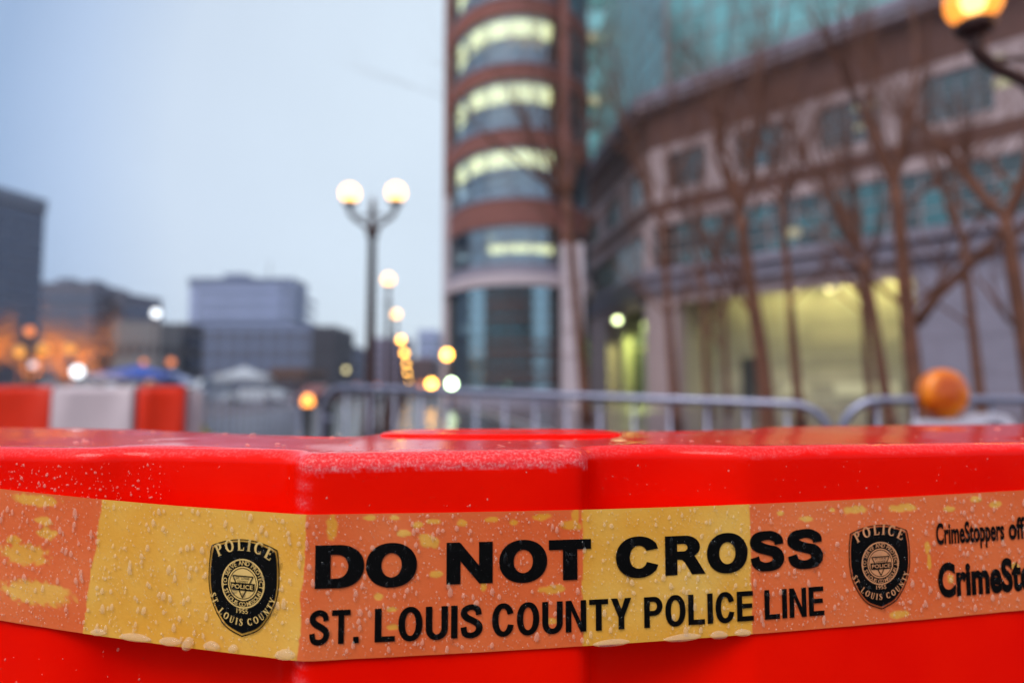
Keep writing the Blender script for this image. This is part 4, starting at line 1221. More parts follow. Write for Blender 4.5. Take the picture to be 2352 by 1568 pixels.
t.links.new(tcn.outputs['Object'], n4.inputs['Vector']); t.links.new(n4.outputs['Fac'], bp.inputs['Height']); t.links.new(bp.outputs[0], b.inputs['Normal'])
# wet film: thin water coat
t.links.new(wet_.outputs['Fac'], b.inputs['Coat Weight']); b.inputs['Coat Roughness'].default_value = 0.06; b.inputs['Coat IOR'].default_value = 1.33
M['red'] = m
me = np_mesh('shell', verts, faces)
atr = me.attributes.new('scuff_glint', 'FLOAT', 'POINT'); atr.data.foreach_set('value', scuff_glint.astype(np.float32).ravel())
wet = np.zeros((NR, NS)); wet[:20] = 0.52; wet[20:32] = np.linspace(0.52, 0.06, 12)[:, None]; wet[32:] = 0.06
atr = me.attributes.new('wet', 'FLOAT', 'POINT'); atr.data.foreach_set('value', wet.astype(np.float32).ravel())
near = thing('road_barrier', 'bright red wet plastic road barrier filling the foreground, its upper edge worn and scuffed', 'barrier', (0, 0.5, 0))
sh = link_mesh('shell', me, M['red'], near, (0, -0.5, 0))
# shallow raised lid on the top, behind the middle rib
mb = MB()
cx, cy = -0.008, 0.505
prof = [(1.0, -0.003), (0.995, 0.0005), (0.975, 0.0014), (0.94, 0.0020), (0.88, 0.0020), (0.80, 0.0015), (0.4, 0.0013), (0.01, 0.0013)]
n = 64; vs = []; fs = []
for (r_, z_) in prof:
    for k in range(n):
        a = 2 * PI * k / n
        sg = lambda v, p: math.copysign(abs(v) ** p, v)
        vs.append((cx + r_ * 0.088 * sg(math.cos(a), 0.6), cy + r_ * 0.034 * sg(math.sin(a), 0.7), ZT + z_))
for i in range(len(prof) - 1):
    for k in range(n): fs.append((i * n + k, i * n + (k + 1) % n, (i + 1) * n + (k + 1) % n, (i + 1) * n + k))
fs.append(tuple((len(prof) - 1) * n + k for k in range(n)))
mb.add(vs, fs); mb.build('raised_lid', M['red'], near, smooth=True, world=True)

# ================================================================== THE TAPE
TH = 0.0724
def seg_pt(pxx, base, dirv):
    """distance along base+dirv*t (plan) at which it is seen at px"""
    k_ = (pxx - 1176) / 1568
    # depth along the view axis for a point at height about CAM_H-0.1
    f = math.cos(TILT); c0 = -0.1 * math.sin(TILT)
    return (k_ * (base.y * f + c0) - base.x) / (dirv.x - k_ * dirv.y * f)
B0 = Vector((-0.1046, 0.3536 - 0.0011))
DR = Vector((0.4296, 0.0797)).normalized()
DL = Vector((-0.1933, 0.0434)).normalized()
zr0 = CAM_H - 0.0632
def uR(pxx): return seg_pt(pxx, B0, DR)
def uL(pxx): return -seg_pt(pxx, B0, DL)
def tape_xy(u):
    # rounded bend over the rib corner
    rb = 0.0045
    if abs(u) < rb:
        t_ = (u + rb) / (2 * rb)
        a = B0 + DL * rb; b_ = B0 + DR * rb
        c_ = B0
        q = a * (1 - t_) ** 2 + c_ * 2 * t_ * (1 - t_) + b_ * t_ ** 2
        d_ = (c_ - a) * (1 - t_) + (b_ - c_) * t_
        d_.normalize()
        return q, d_
    if u > 0: return B0 + DR * u, DR
    return B0 + DL * (-u), -DL
def tape_top(u):
    if u > 0: return zr0 + 0.0016 * u - 0.0026 * math.sin(PI * min(u / 0.42, 2.0))
    return zr0 + 0.038 * (-u) - 0.0013 * math.sin(PI * min(-u / 0.21, 3.0))
def tape_slant(u):     # lower edge runs a touch differently
    return TH + (0.0008 * u / 0.43 if u > 0 else -0.0008 * u / 0.2 * -1)
def tp(u, v, h=0.0):
    """u metres along, v 0 (top) .. 1 (bottom), h off the surface toward the viewer"""
    q, d_ = tape_xy(u)
    n_ = Vector((d_.y, -d_.x))
    z_ = tape_top(u) - v * TH
    return Vector((q.x + n_.x * h, q.y + n_.y * h, z_))
UA, UB = -0.70, 0.82
us_ = np.concatenate([np.arange(UA, -0.24, 0.003), np.arange(-0.24, -0.006, 0.0008), np.arange(-0.006, 0.006, 0.0004), np.arange(0.006, 0.45, 0.0008), np.arange(0.45, UB, 0.003)])
vs_ = np.linspace(0, 1, 96)
TV = np.zeros((len(us_), len(vs_), 3)); contact = np.zeros((len(us_), len(vs_)))
uC0, uC1, uC2 = uL(212), uR(1338), uR(1724)
print('tape u marks', uC0, uC1, uC2)
rb_ = random.Random(5)
# trapped air bubbles under the wet tape: (u, v, half-width, half-height)
air = []
for (pxc, pyc, wx, wy) in ((75, 1148, 62, 12), (98, 1196, 22, 9), (205 - 100, 1225, 24, 13), (55, 1272, 62, 22), (88, 1360, 92, 26), (30, 1240, 20, 10)):
    uu = uL(pxc); D_ = tape_xy(uu)[0].y
    zz = at(pxc, pyc, D_).z
    air.append((uu, (tape_top(uu) - zz) / TH, wx / 1568 * D_, wy / 1568 * D_ / TH))
for (pxc, pyc, wx, wy) in ((760, 1210, 12, 26), (848, 1188, 14, 6), (905, 1190, 10, 5), (958, 1206, 12, 8), (995, 1196, 16, 5), (1060, 1200, 12, 8), (1130, 1192, 14, 6), (1180, 1200, 10, 6), (1244, 1186, 20, 8), (1312, 1205, 22, 12), (1322, 1180, 9, 16), (1270, 1352, 30, 9), (980, 1240, 18, 14), (1000, 1318, 14, 8), (926, 1225, 14, 7), (870, 1370, 9, 8), (1110, 1345, 7, 12), (905, 1440, 14, 6), (1265, 1425, 16, 7), (900, 1400, 12, 5), (1000, 1245, 10, 12),
                          (1855, 1190, 16, 6), (1968, 1170, 30, 9), (2078, 1166, 34, 9), (2184, 1168, 14, 6), (2246, 1146, 14, 7), (2290, 1158, 16, 7), (1915, 1170, 7, 4), (2130, 1255, 7, 14), (2133, 1290, 5, 20), (2060, 1410, 24, 8), (2180, 1330, 8, 10), (1795, 1178, 8, 5), (2330, 1300, 12, 8)):
    uu = uR(pxc); D_ = tape_xy(uu)[0].y
    zz = at(pxc, pyc, D_).z
    air.append((uu, (tape_top(uu) - zz) / TH, wx / 1568 * D_, wy / 1568 * D_ / TH))
for i, u in enumerate(us_):
    u = float(u)
    bow = 0.0
    for j, v in enumerate(vs_):
        v = float(v)
        e_ = 0.0016 * noise.noise(Vector((v * 6, 1.0 if u < -0.06 else 8.0, 0.3))) + 0.0006 * noise.noise(Vector((v * 25, u * 3, 1.0)))
        lean = 0.003 * (v - 0.5) * -1
        f1 = (uC0 + e_ + 0.010 * (0.5 - v) * 0.9) - u                  # left of this: contact
        f2 = u - (0.0000 + e_ - 0.003 * v)                     # right of this: contact
        f3 = (uC1 + e_) - u
        f4 = u - (uC2 + e_ * 0.5)
        c_ = max(min(1, max(0, f1 / 0.0007 + .5)), min(min(1, max(0, f2 / 0.0007 + .5)), min(1, max(0, f3 / 0.0007 + .5))), min(1, max(0, f4 / 0.0007 + .5)))
        if c_ > 0:
            w_ = noise.noise(Vector((u * 260, v * 22, 0))) * 0.40 + noise.noise(Vector((u * 600, v * 50, 3.0))) * 0.10
            for (au, av, aw, ah) in air:
                if abs(u - au) < aw * 1.7 and abs(v - av) < ah * 1.9:
                    q = math.hypot((u - au) / aw, (v - av) / ah)
                    k_ = min(1, max(0, (1.0 + w_ - q) / 0.35 + 0.5))
                    c_ = min(c_, 1 - k_ * 0.85)
        contact[i, j] = c_
        free = 1 - c_
        h = 0.00025 * noise.noise(Vector((u * 60, v * 3, 5))) + 0.0003 * free * noise.noise(Vector((u * 22, v * 2, 2))) + 0.00025
        P3 = tp(u, v, h)
        TV[i, j] = (P3.x, P3.y, P3.z + (0.0004 * noise.noise(Vector((u * 30, 0, 9))) if 0 < v < 1 else 0))
nu, nv = len(us_), len(vs_)
ii, jj = np.meshgrid(np.arange(nu - 1), np.arange(nv - 1), indexing='ij')
tf = np.stack([ii * nv + jj, ii * nv + jj + 1, (ii + 1) * nv + jj + 1, (ii + 1) * nv + jj], -1).reshape(-1, 4)
tme = np_mesh('film', TV.reshape(-1, 3) - np.array([[B0.x, B0.y, 0]]), tf)
atr = tme.attributes.new('contact', 'FLOAT', 'POINT'); atr.data.foreach_set('value', contact.astype(np.float32).ravel())
m, t, b, out = node_mat('yellow_film')
tcn = t.nodes.new('ShaderNodeTexCoord')
at_ = t.nodes.new('ShaderNodeAttribute'); at_.attribute_name = 'contact'
n1 = t.nodes.new('ShaderNodeTexNoise'); n1.inputs['Scale'].default_value = 17; n1.inputs['Detail'].default_value = 5
t.links.new(tcn.outputs['Object'], n1.inputs['Vector'])
ca = t.nodes.new('ShaderNodeValToRGB')
ca.color_ramp.elements[0].position = 0.3; ca.color_ramp.elements[0].color = (0.76, 0.315, 0.022, 1)
ca.color_ramp.elements[1].position = 0.66; ca.color_ramp.elements[1].color = (0.84, 0.49, 0.10, 1)
cb = t.nodes.new('ShaderNodeValToRGB')
cb.color_ramp.elements[0].position = 0.3; cb.color_ramp.elements[0].color = (0.74, 0.12, 0.03, 1)
cb.color_ramp.elements[1].position = 0.7; cb.color_ramp.elements[1].color = (0.80, 0.18, 0.055, 1)
t.links.new(n1.outputs['Fac'], ca.inputs[0]); t.links.new(n1.outputs['Fac'], cb.inputs[0])
mx = t.nodes.new('ShaderNodeMix'); mx.data_type = 'RGBA'
t.links.new(at_.outputs['Fac'], mx.inputs[0]); t.links.new(ca.outputs[0], mx.inputs[6]); t.links.new(cb.outputs[0], mx.inputs[7])
t.links.new(mx.outputs[2], b.inputs['Base Color'])
b.inputs['Roughness'].default_value = 0.28
b.inputs['Specular IOR Level'].default_value = 0.25
vo = t.nodes.new('ShaderNodeTexNoise'); vo.inputs['Scale'].default_value = 500; vo.inputs['Detail'].default_value = 3
t.links.new(tcn.outputs['Object'], vo.inputs['Vector'])
bp = t.nodes.new('ShaderNodeBump'); bp.inputs['Distance'].default_value = 0.0002; bp.inputs['Strength'].default_value = 0.5
t.links.new(vo.outputs['Fac'], bp.inputs['Height']); t.links.new(bp.outputs[0], b.inputs['Normal'])
M['film'] = m
tape = thing('barrier_tape', 'yellow police tape with black lettering, stretched wet across the red barrier', 'tape', (B0.x, B0.y, 0))
link_mesh('film', tme, M['film'], tape)

# ------------------------------------------------------------------ lettering
def spline(pts, n=10):
    out_ = []
    P = [pts[0]] + list(pts) + [pts[-1]]
    for i in range(1, len(P) - 2):
        p0, p1, p2, p3 = [np.array(P[i + k], float) for k in (-1, 0, 1, 2)]
        for k in range(n):
            t_ = k / n
            out_.append(0.5 * ((2 * p1) + (-p0 + p2) * t_ + (2 * p0 - 5 * p1 + 4 * p2 - p3) * t_ ** 2 + (-p0 + 3 * p1 - 3 * p2 + p3) * t_ ** 3))
    out_.append(np.array(P[-2], float))
    return out_
def stroke(pts, n=10, sm=True):
    """(x, y, halfwidth) points -> quads"""
    q = spline(pts, n) if sm else [np.array(p, float) for p in pts]
    vs, fs = [], []
    for i, p in enumerate(q):
        a = q[max(i - 1, 0)]; b_ = q[min(i + 1, len(q) - 1)]
        d = b_[:2] - a[:2]; L = np.hypot(*d); d = d / (L if L else 1)
        nrm_ = np.array([-d[1], d[0]])
        vs += [tuple(p[:2] + nrm_ * p[2]), tuple(p[:2] - nrm_ * p[2])]
    for i in range(len(q) - 1): fs.append((2 * i, 2 * i + 1, 2 * i + 3, 2 * i + 2))
    return vs, fs
def polyg(outer, holes=()):
    loops = [[Vector((a, b_, 0)) for a, b_ in outer]] + [[Vector((a, b_, 0)) for a, b_ in h] for h in holes]
    tr = tessellate_polygon(loops)
    return [(p.x, p.y) for lp in loops for p in lp], [tuple(x) for x in tr]
def arc(cx, cy, rx, ry, a0, a1, n=18, p=1.0):
    o = []
    for i in range(n + 1):
        a = R(a0 + (a1 - a0) * i / n)
        c_, s_ = math.cos(a), math.sin(a)
        o.append((cx + rx * math.copysign(abs(c_) ** p, c_), cy + ry * math.copysign(abs(s_) ** p, s_)))
    return o
def heavy(ch):
    """heavy grotesque capitals, height 1, returns (verts, faces, width)"""
    if ch == 'D':
        o = [(0, 0), (.44, 0)] + arc(.46, .5, .50, .5, -90, 90, p=.92) + [(0, 1)]
        h = [(.30, .225), (.42, .225)] + arc(.42, .5, .225, .275, -90, 90, p=.95) + [(.30, .775)]
        return (*polyg(o, [h]), .96)
    if ch == 'O':
        return (*polyg(arc(.54, .5, .54, .525, 0, 354, 59, .94), [arc(.54, .5, .215, .285, 0, 352, 44, .97)]), 1.08)
    if ch == 'N':
        return (*polyg([(0, 0), (0, 1), (.28, 1), (.68, .44), (.68, 1), (.97, 1), (.97, 0), (.69, 0), (.29, .55), (.29, 0)]), .97)
    if ch == 'T':
        return (*polyg([(0, 1), (.94, 1), (.94, .755), (.63, .755), (.63, 0), (.31, 0), (.31, .755), (0, .755)]), .94)
    if ch == 'C':
        o = arc(.53, .5, .53, .525, 32, 328, 48, .94); i_ = arc(.54, .5, .215, .29, 326, 34, 38, .97)
        o[0] = (1.0, .70); o[-1] = (1.0, .29)
        i_[0] = (.73, .37); i_[-1] = (.72, .655)
        return (*polyg(o + i_), 1.02)
    if ch == 'R':
        o = [(0, 0), (0, 1), (.52, 1)] + arc(.52, .705, .385, .295, 88, -52, 16) + [(.80, .41), (1.04, 0), (.69, 0), (.50, .32), (.43, .385), (.31, .39), (.31, 0)]
        h = [(.31, .60), (.31, .79), (.46, .79)] + arc(.48, .695, .10, .095, 80, -80, 8) + [(.46, .60)]
        return (*polyg(o, [h]), 1.03)
    if ch == 'S':
        pts = [(.78, .665, .115), (.755, .80, .12), (.60, .895, .122), (.43, .91, .118), (.22, .86, .135), (.155, .72, .15), (.26, .61, .145), (.46, .535, .135), (.68, .46, .145), (.76, .30, .155), (.69, .15, .14), (.49, .085, .118), (.33, .095, .12), (.18, .18, .12), (.125, .345, .115)]
        v, f = stroke(pts, 8)
        v = [((a - 0.0), min(max(b_, -0.03), 1.03)) for a, b_ in v]
        return v, f, .92
def narrow(ch):
    """bold narrow grotesque capitals, height 1; returns (verts, faces) pieces and the width"""
    W_ = .095
    def bar(x0, y0, x1, y1, w_=W_): return stroke([(x0, y0, w_), (x1, y1, w_)], sm=False)
    def rct(x0, y0, x1, y1): return [(x0, y0), (x1, y0), (x1, y1), (x0, y1)], [(0, 1, 2, 3)]
    if ch == 'I': return [rct(0, 0, .19, 1)], .19
    if ch == 'L': return [rct(0, 0, .19, 1), rct(.19, 0, .58, .165)], .58
    if ch == 'T': return [rct(0, .835, .62, 1), rct(.215, 0, .405, .835)], .62
    if ch == 'E': return [rct(0, 0, .19, 1), rct(.19, 0, .60, .165), rct(.19, .835, .58, 1), rct(.19, .43, .55, .585)], .60
    if ch == 'N': return [rct(0, 0, .18, 1), rct(.48, 0, .66, 1), ([(.18, 1), (.18, .68), (.48, 0), (.48, .33)], [(0, 1, 2, 3)])], .66
    if ch == 'Y': return [rct(.24, 0, .43, .42), ([(0, 1), (.21, 1), (.335, .64), (.335, .34), (.24, .40)], [(0, 1, 2, 3, 4)][:1]), ([(.67, 1), (.46, 1), (.335, .64), (.335, .34), (.43, .40)], [(0, 1, 2, 3, 4)])], .67
    if ch == '.': return [rct(0, 0, .19, .19)], .19
    if ch == 'P':
        o = [(0, 0), (0, 1), (.34, 1)] + arc(.34, .69, .29, .31, 88, -88, 16) + [(.19, .38), (.19, 0)]
        h = [(.19, .545), (.19, .84), (.32, .84)] + arc(.325, .692, .115, .146, 85, -85, 10) + [(.32, .545)]
        return [polyg(o, [h])], .63
    if ch == 'O': return [polyg(arc(.35, .5, .35, .52, 0, 354, 50, .93), [arc(.35, .5, .155, .355, 0, 352, 40, .95)])], .70
    if ch == 'C':
        o = arc(.345, .5, .345, .52, 30, 330, 44, .93); i_ = arc(.345, .5, .15, .355, 325, 35, 34, .95)
        o[0] = (.66, .70); o[-1] = (.67, .33); i_[0] = (.49, .36); i_[-1] = (.48, .655)
        return [polyg(o + i_)], .67
    if ch == 'U':
        o = [(0, 1), (0, .36)] + arc(.325, .34, .325, .36, 182, 358, 20, .95) + [(.65, .36), (.65, 1), (.46, 1), (.46, .36)] + arc(.325, .33, .135, .18, -3, -177, 12) + [(.19, .36), (.19, 1)]
        return [polyg(o)], .65
    if ch == 'S':
        pts = [(.545, .69, .085), (.50, .86, .09), (.33, .935, .085), (.15, .87, .09), (.10, .735, .095), (.19, .61, .1), (.37, .51, .098), (.52, .40, .1), (.555, .26, .098), (.47, .12, .09), (.30, .065, .085), (.13, .13, .088), (.085, .33, .088)]
        return [stroke(pts, 8)], .64
    return [], .3
FONT_CACHE = {}
def font_geo(txt, offset=0.0, space=1.0, res=5):
    cu = bpy.data.curves.new('lettering_source', 'FONT'); cu.body = txt; cu.size = 1.0; cu.offset = offset; cu.space_character = space; cu.resolution_u = res
    cu.fill_mode = 'FRONT'
    o = bpy.data.objects.new('lettering_source', cu); COL.objects.link(o)
    bpy.context.view_layer.update()
    dg = bpy.context.evaluated_depsgraph_get()
    me_ = bpy.data.meshes.new_from_object(o.evaluated_get(dg))
    vs = [(v.co.x, v.co.y) for v in me_.vertices]; fs = [tuple(p.vertices) for p in me_.polygons]
    bpy.data.objects.remove(o); bpy.data.curves.remove(cu); bpy.data.meshes.remove(me_)
    return vs, fs
GU0, GD = -0.30, 0.0004
INK = np.zeros((2100, 200), bool)
def mark(tri):
    (a0, a1), (b0, b1), (c0, c1) = tri
    n_ = int(max(abs(a0 - b0), abs(a0 - c0), abs(b0 - c0)) / GD + max(abs(a1 - b1), abs(a1 - c1), abs(b1 - c1)) * TH / GD) + 2
    for i in range(n_ + 1):
        for j in range(n_ + 1 - i):
            p, q = i / n_, j / n_
            u_ = a0 + (b0 - a0) * p + (c0 - a0) * q; v_ = a1 + (b1 - a1) * p + (c1 - a1) * q
            x, y = int((u_ - GU0) / GD), int(v_ * TH / GD)
            if 0 <= x < 2100 and 0 <= y < 200: INK[x, y] = True
def on_ink(u, v):
    x, y = int((u - GU0) / GD), int(v * TH / GD)
    return 0 <= x < 2100 and 0 <= y < 200 and INK[max(x - 1, 0):x + 2, max(y - 1, 0):y + 2].any()
class Print:
    """collects flat print laid on the tape"""
    def __init__(s, h): s.mb = MB(); s.h = h
    def put(s, vs, fs, fn):
        q = []; uv = []
        for (a, b_) in vs:
            u_, v_ = fn(a, b_)
            uv.append((u_, v_))
            q.append(tp(u_, v_, s.h))
        if s.h == H0:
            for f in fs:
                for k in range(1, len(f) - 1): mark((uv[f[0]], uv[f[k]], uv[f[k + 1]]))
        s.mb.add(q, fs)
    def build(s, name, mat): return s.mb.build(name, mat, tape, world=True)
def vof(pxx, pyy, right=True):
    u_ = uR(pxx) if right else uL(pxx)
    q = tape_xy(u_)[0]
    return (tape_top(u_) - at(pxx, pyy, q.y).z) / TH
H0 = 0.00085
pr = Print(H0)
for ch, a, b_ in (('D', 723, 836), ('O', 840, 957), ('N', 1025, 1131), ('O', 1146, 1256), ('T', 1260, 1357), ('C', 1414, 1511), ('R', 1527, 1619), ('O', 1623, 1716), ('S', 1722, 1800), ('S', 1808, 1889)):
    vs, fs, wd_ = heavy(ch)
    ua_, ub_ = uR(a), uR(b_)
    x_min = min(v[0] for v in vs); x_max = max(v[0] for v in vs)
    tw = (a + b_) / 2
    vt = np.interp(tw, [770, 1850], [vof(770, 1250), vof(1850, 1216)]); vb = np.interp(tw, [770, 1850], [vof(770, 1349), vof(1850, 1302)])
    pr.put(vs, fs, lambda x, y: (ua_ + (ub_ - ua_) * (x - x_min) / (x_max - x_min), vb + (vt - vb) * y))
pr.build('lettering', M['ink'])
def line_print(words_, vt0, vb0, vt1, vb1, pa, pb, offset, name='lettering', cap=None):
    p_ = Print(H0)
    for txt, a, b_ in words_:
        vs, fs = font_geo(txt, offset, 1.02)
        x_min = min(v[0] for v in vs); x_max = max(v[0] for v in vs)
        ys = [v[1] for v in vs]
        capv, capf = font_geo('H', offset)
        c0 = min(v[1] for v in capv); c1v = max(v[1] for v in capv)
        ua_, ub_ = uR(a), uR(b_)
        tw = (a + b_) / 2
        vt = np.interp(tw, [pa, pb], [vt0, vt1]); vb = np.interp(tw, [pa, pb], [vb0, vb1])
        p_.put(vs, fs, lambda x, y: (ua_ + (ub_ - ua_) * (x - x_min) / (x_max - x_min), vb + (vt - vb) * (y - c0) / (c1v - c0)))
    return p_.build(name, M['ink'])
p_ = Print(H0)
v0, b0_, v1, b1_ = vof(770, 1399), vof(770, 1477), vof(1820, 1349), vof(1820, 1416)
for txt, a, b_ in (('ST.', 713, 826), ('LOUIS', 862, 1107), ('COUNTY', 1130, 1448), ('POLICE', 1477, 1727), ('LINE', 1752, 1888)):
    gl_ = [narrow(c_) for c_ in txt]; gap = 0.095
    tot = sum(g_[1] for g_ in gl_) + gap * (len(txt) - 1)
    ua_, ub_ = uR(a), uR(b_)
    x = 0
    vt = np.interp((a + b_) / 2, [770, 1820], [v0, v1]); vb = np.interp((a + b_) / 2, [770, 1820], [b0_, b1_])
    for pcs, gw in gl_:
        for (v_, f_) in pcs:
            p_.put(v_, f_, lambda xx, yy: (ua_ + (ub_ - ua_) * (xx + x) / tot, vb + (vt - vb) * yy))
        x += gw + gap
p_.build('lettering', M['ink'])
line_print([('CrimeStoppers', 2150, 2306), ('off', 2317, 2354)], vof(2170, 1201), vof(2170, 1248), vof(2330, 1187), vof(2330, 1237), 2170, 2330, 0.028)
line_print([('CrimeStoppers', 2150, 2490)], vof(2170, 1285), vof(2170, 1363), vof(2330, 1279), vof(2330, 1356), 2170, 2330, 0.042)

# ------------------------------------------------------------------ police badges
SER = {}
def serif_letters():
    T, t_ = 0.105, 0.05
    def bar(x0, y0, x1, y1, w_): return stroke([(x0, y0, w_), (x1, y1, w_)], sm=False)
    def ser(x, y, w_=.17): return bar(x - w_, y, x + w_, y, .035)
    def ring(cx, cy, rx, ry, a0, a1, n=16):
        pts = []
        for i in range(n + 1):
            a = R(a0 + (a1 - a0) * i / n)
            pts.append((cx + rx * math.cos(a), cy + ry * math.sin(a), .045 + .065 * abs(math.cos(a))))
        return stroke(pts, sm=False)
    SER['P'] = ([bar(.22, 0, .22, 1, T), ser(.22, .03), ser(.2, .97), ring(.34, .74, .26, .23, 95, -95), bar(.2, .51, .36, .51, .04), bar(.2, .97, .36, .97, .04)], .68)
    SER['O'] = ([ring(.42, .5, .32, .46, 0, 360, 28)], .84)
    SER['L'] = ([bar(.2, 0, .2, 1, T), ser(.2, .97), bar(.05, .04, .62, .04, .04), bar(.62, 0, .66, .26, .04)], .70)
    SER['I'] = ([bar(.2, 0, .2, 1, T), ser(.2, .97), ser(.2, .03)], .42)
    SER['C'] = ([ring(.44, .5, .33, .46, 48, 312, 22), bar(.68, .68, .70, .97, .035), bar(.68, .32, .70, .04, .03)], .80)
    SER['E'] = ([bar(.2, 0, .2, 1, T), bar(.05, .96, .60, .96, .04), bar(.05, .04, .64, .04, .04), bar(.2, .52, .48, .52, .035), bar(.60, 1, .62, .76, .035), bar(.64, 0, .67, .26, .035), bar(.48, .42, .48, .62, .03)], .72)
    SER['S'] = ([stroke([(.52, .74, .05), (.46, .93, .045), (.27, .95, .05), (.13, .78, .09), (.30, .55, .11), (.50, .36, .11), (.48, .12, .07), (.28, .04, .045), (.10, .10, .05), (.07, .30, .04)], 6)], .62)
    SER['T'] = ([bar(.34, 0, .34, 1, T), bar(.04, .96, .64, .96, .04), ser(.34, .03), bar(.04, 1, .03, .76, .035), bar(.64, 1, .65, .76, .035)], .68)
    SER['U'] = ([stroke([(.18, 1, .10), (.18, .35, .10), (.24, .10, .08), (.40, .03, .05), (.56, .10, .05), (.62, .35, .05), (.62, 1, .05)], 5), ser(.18, .97, .15), ser(.62, .97, .12)], .78)
    SER['N'] = ([bar(.16, 0, .16, 1, .05), bar(.16, .97, .64, .05, .10), bar(.66, 0, .66, 1, .05), ser(.16, .03, .13), ser(.66, .97, .13), ser(.12, .97, .1)], .82)
    SER['Y'] = ([bar(.08, .97, .37, .45, .095), bar(.64, .97, .37, .45, .05), bar(.36, 0, .36, .5, T), ser(.1, .97, .13), ser(.64, .97, .12), ser(.36, .03, .16)], .74)
    SER['.'] = ([bar(.08, 0, .08, .16, .08)], .24)
    SER[' '] = ([], .34)
serif_letters()
def badge(u_c, vtop, vbot, wm, label):
    """a shield printed on the tape; local y 0 bottom .. 1 top, x -0.5 .. 0.5"""
    root_parts = []
    def fn(x, y): return (u_c + x * wm, vbot + (vtop - vbot) * y)
    AS = ((vbot - vtop) * TH) / wm        # height : width
    def shield(g):
        """outline shrunk by g (fraction of width)"""
        pts = []
        hw = 0.5 - g
        gy = g / AS
        topc = 1.0 - gy
        tops = 0.915 - gy * 1.0
        for i in range(13):
            t_ = i / 12
            x = -hw * 0.93 + 2 * hw * 0.93 * t_
            pts.append((x, tops + (topc - tops) * (1 - (2 * t_ - 1) ** 2)))
        side = [(0.93, .915), (.985, .78), (1.0, .62), (.985, .50), (.91, .36), (.72, .205), (.44, .075), (0.0, 0.0)]
        yb = g * 1.25 / AS
        r_ = [(hw * a, (b_ * (tops - yb) / .915) + yb) for a, b_ in side[1:]]
        r_ = [tuple(p[:2]) for p in spline([(a, b_, 0) for a, b_ in [(hw * .93, tops)] + r_], 5)][1:]
        pts += r_
        pts += [(-a, b_) for a, b_ in r_[::-1][1:]]
        return pts
    bl = Print(H0); bl.put(*polyg(shield(0.0), [shield(0.013)]), fn)
    bl.put(*polyg(shield(0.032)), fn)
    shape = bl.build('badge', M['ink'])
    gold = Print(H0 + 0.0003)
    ycirc = 0.545; rx1, rx2 = 0.305, 0.21
    def circ(r_, n=48): return [(r_ * math.cos(2 * PI * i / n), ycirc + r_ / AS * math.sin(2 * PI * i / n)) for i in range(n)]
    gold.put(*polyg(circ(rx1), [circ(rx1 - 0.018)]), fn)
    gold.put(*polyg(circ(rx2), [circ(rx2 - 0.016)]), fn)
    gold.put(*polyg(circ(rx2 - 0.028)), fn)
    def arc_text(txt, rad, cen, hgt, start, step_sign, f_glyph, gap=0.1, mirror=False, total=None):
        ws = [f_glyph(c_)[1] + gap for c_ in txt]
        tot = sum(ws)
        ang = total / tot
        a = start
        for c_, w__ in zip(txt, ws):
            am = a + step_sign * ang * w__ / 2
            parts, gw = f_glyph(c_)
            cosA, sinA = math.cos(am), math.sin(am)
            for (v_, f_) in parts:
                o_ = []
                for (x, y) in v_:
                    lx = (x - gw / 2) * hgt * 0.95; ly = (y) * hgt
                    if step_sign < 0:      # over the top, reading clockwise; up = outward
                        tx_, ty_ = sinA, -cosA
                        ox, oy = cosA, sinA
                        X_ = ox * (rad + ly) + tx_ * lx; Y_ = oy * (rad + ly) + ty_ * lx
                    else:                  # along the bottom, up = inward
                        tx_, ty_ = -sinA, cosA
                        ox, oy = cosA, sinA
                        X_ = ox * (rad - ly) + tx_ * lx; Y_ = oy * (rad - ly) + ty_ * lx
                    o_.append((cen[0] + X_, cen[1] + Y_ / AS))
                yield o_, f_
            a += step_sign * ang * w__
    serg = lambda c_: SER[c_]
    for o_, f_ in arc_text('POLICE', 0.70, (0, 0.300), 0.150, R(90 + 33), -1, serg, total=R(66)):
        gold.put(o_, f_, fn)
    for o_, f_ in arc_text('ST. LOUIS COUNTY', 0.485, (0, ycirc - 0.025), 0.084, R(194), 1, serg, total=R(152), gap=0.10):
        x0_ = [(x, y if True else y) for x, y in o_]
        gold.put(x0_, f_, fn)
    # year and the small ring lettering
    def inter(c_):
        if c_ == ' ': return ([], .35)
        key = c_
        if key not in FONT_CACHE:
            v_, f_ = font_geo(c_, 0.008, res=2)
            xm_ = min(a[0] for a in v_); w__ = max(a[0] for a in v_) - xm_
            FONT_CACHE[key] = ([([((a - xm_) * 1.38, b_ * 1.38) for a, b_ in v_], f_)], w__ * 1.38)
        return FONT_CACHE[key]
    for o_, f_ in arc_text('TO SERVE AND PROTECT', rx2 + 0.018, (0, ycirc), 0.058, R(192), -1, inter, total=R(204), gap=0.22):
        gold.put(o_, f_, fn)
    for o_, f_ in arc_text('ST LOUIS CO MISSOURI', rx1 - 0.025, (0, ycirc), 0.055, R(198), 1, inter, total=R(144), gap=0.22):
        gold.put(o_, f_, fn)
    v_, f_ = font_geo('1955', 0.006)
    x0_ = min(a[0] for a in v_); x1_ = max(a[0] for a in v_)
    gold.put([((a - (x0_ + x1_) / 2) / (x1_ - x0_) * 0.16, 0.242 + b_ * 0.066) for a, b_ in v_], f_, fn)
    m_ = M.get('film_print')
    gobj = gold.build('badge_print', M['film_print_y'] if u_c < 0 else M['film_print_o'])
    ink = Print(H0 + 0.0006)
    def line(x0, y0, x1, y1, w_=0.007): ink.put(*stroke([(x0, y0 * AS, w_), (x1, y1 * AS, w_)], sm=False), lambda x, y: fn(x, y / AS))
    rr2 = (rx2 - 0.03)
    cyy = lambda f_: ycirc + f_ * rr2 / AS
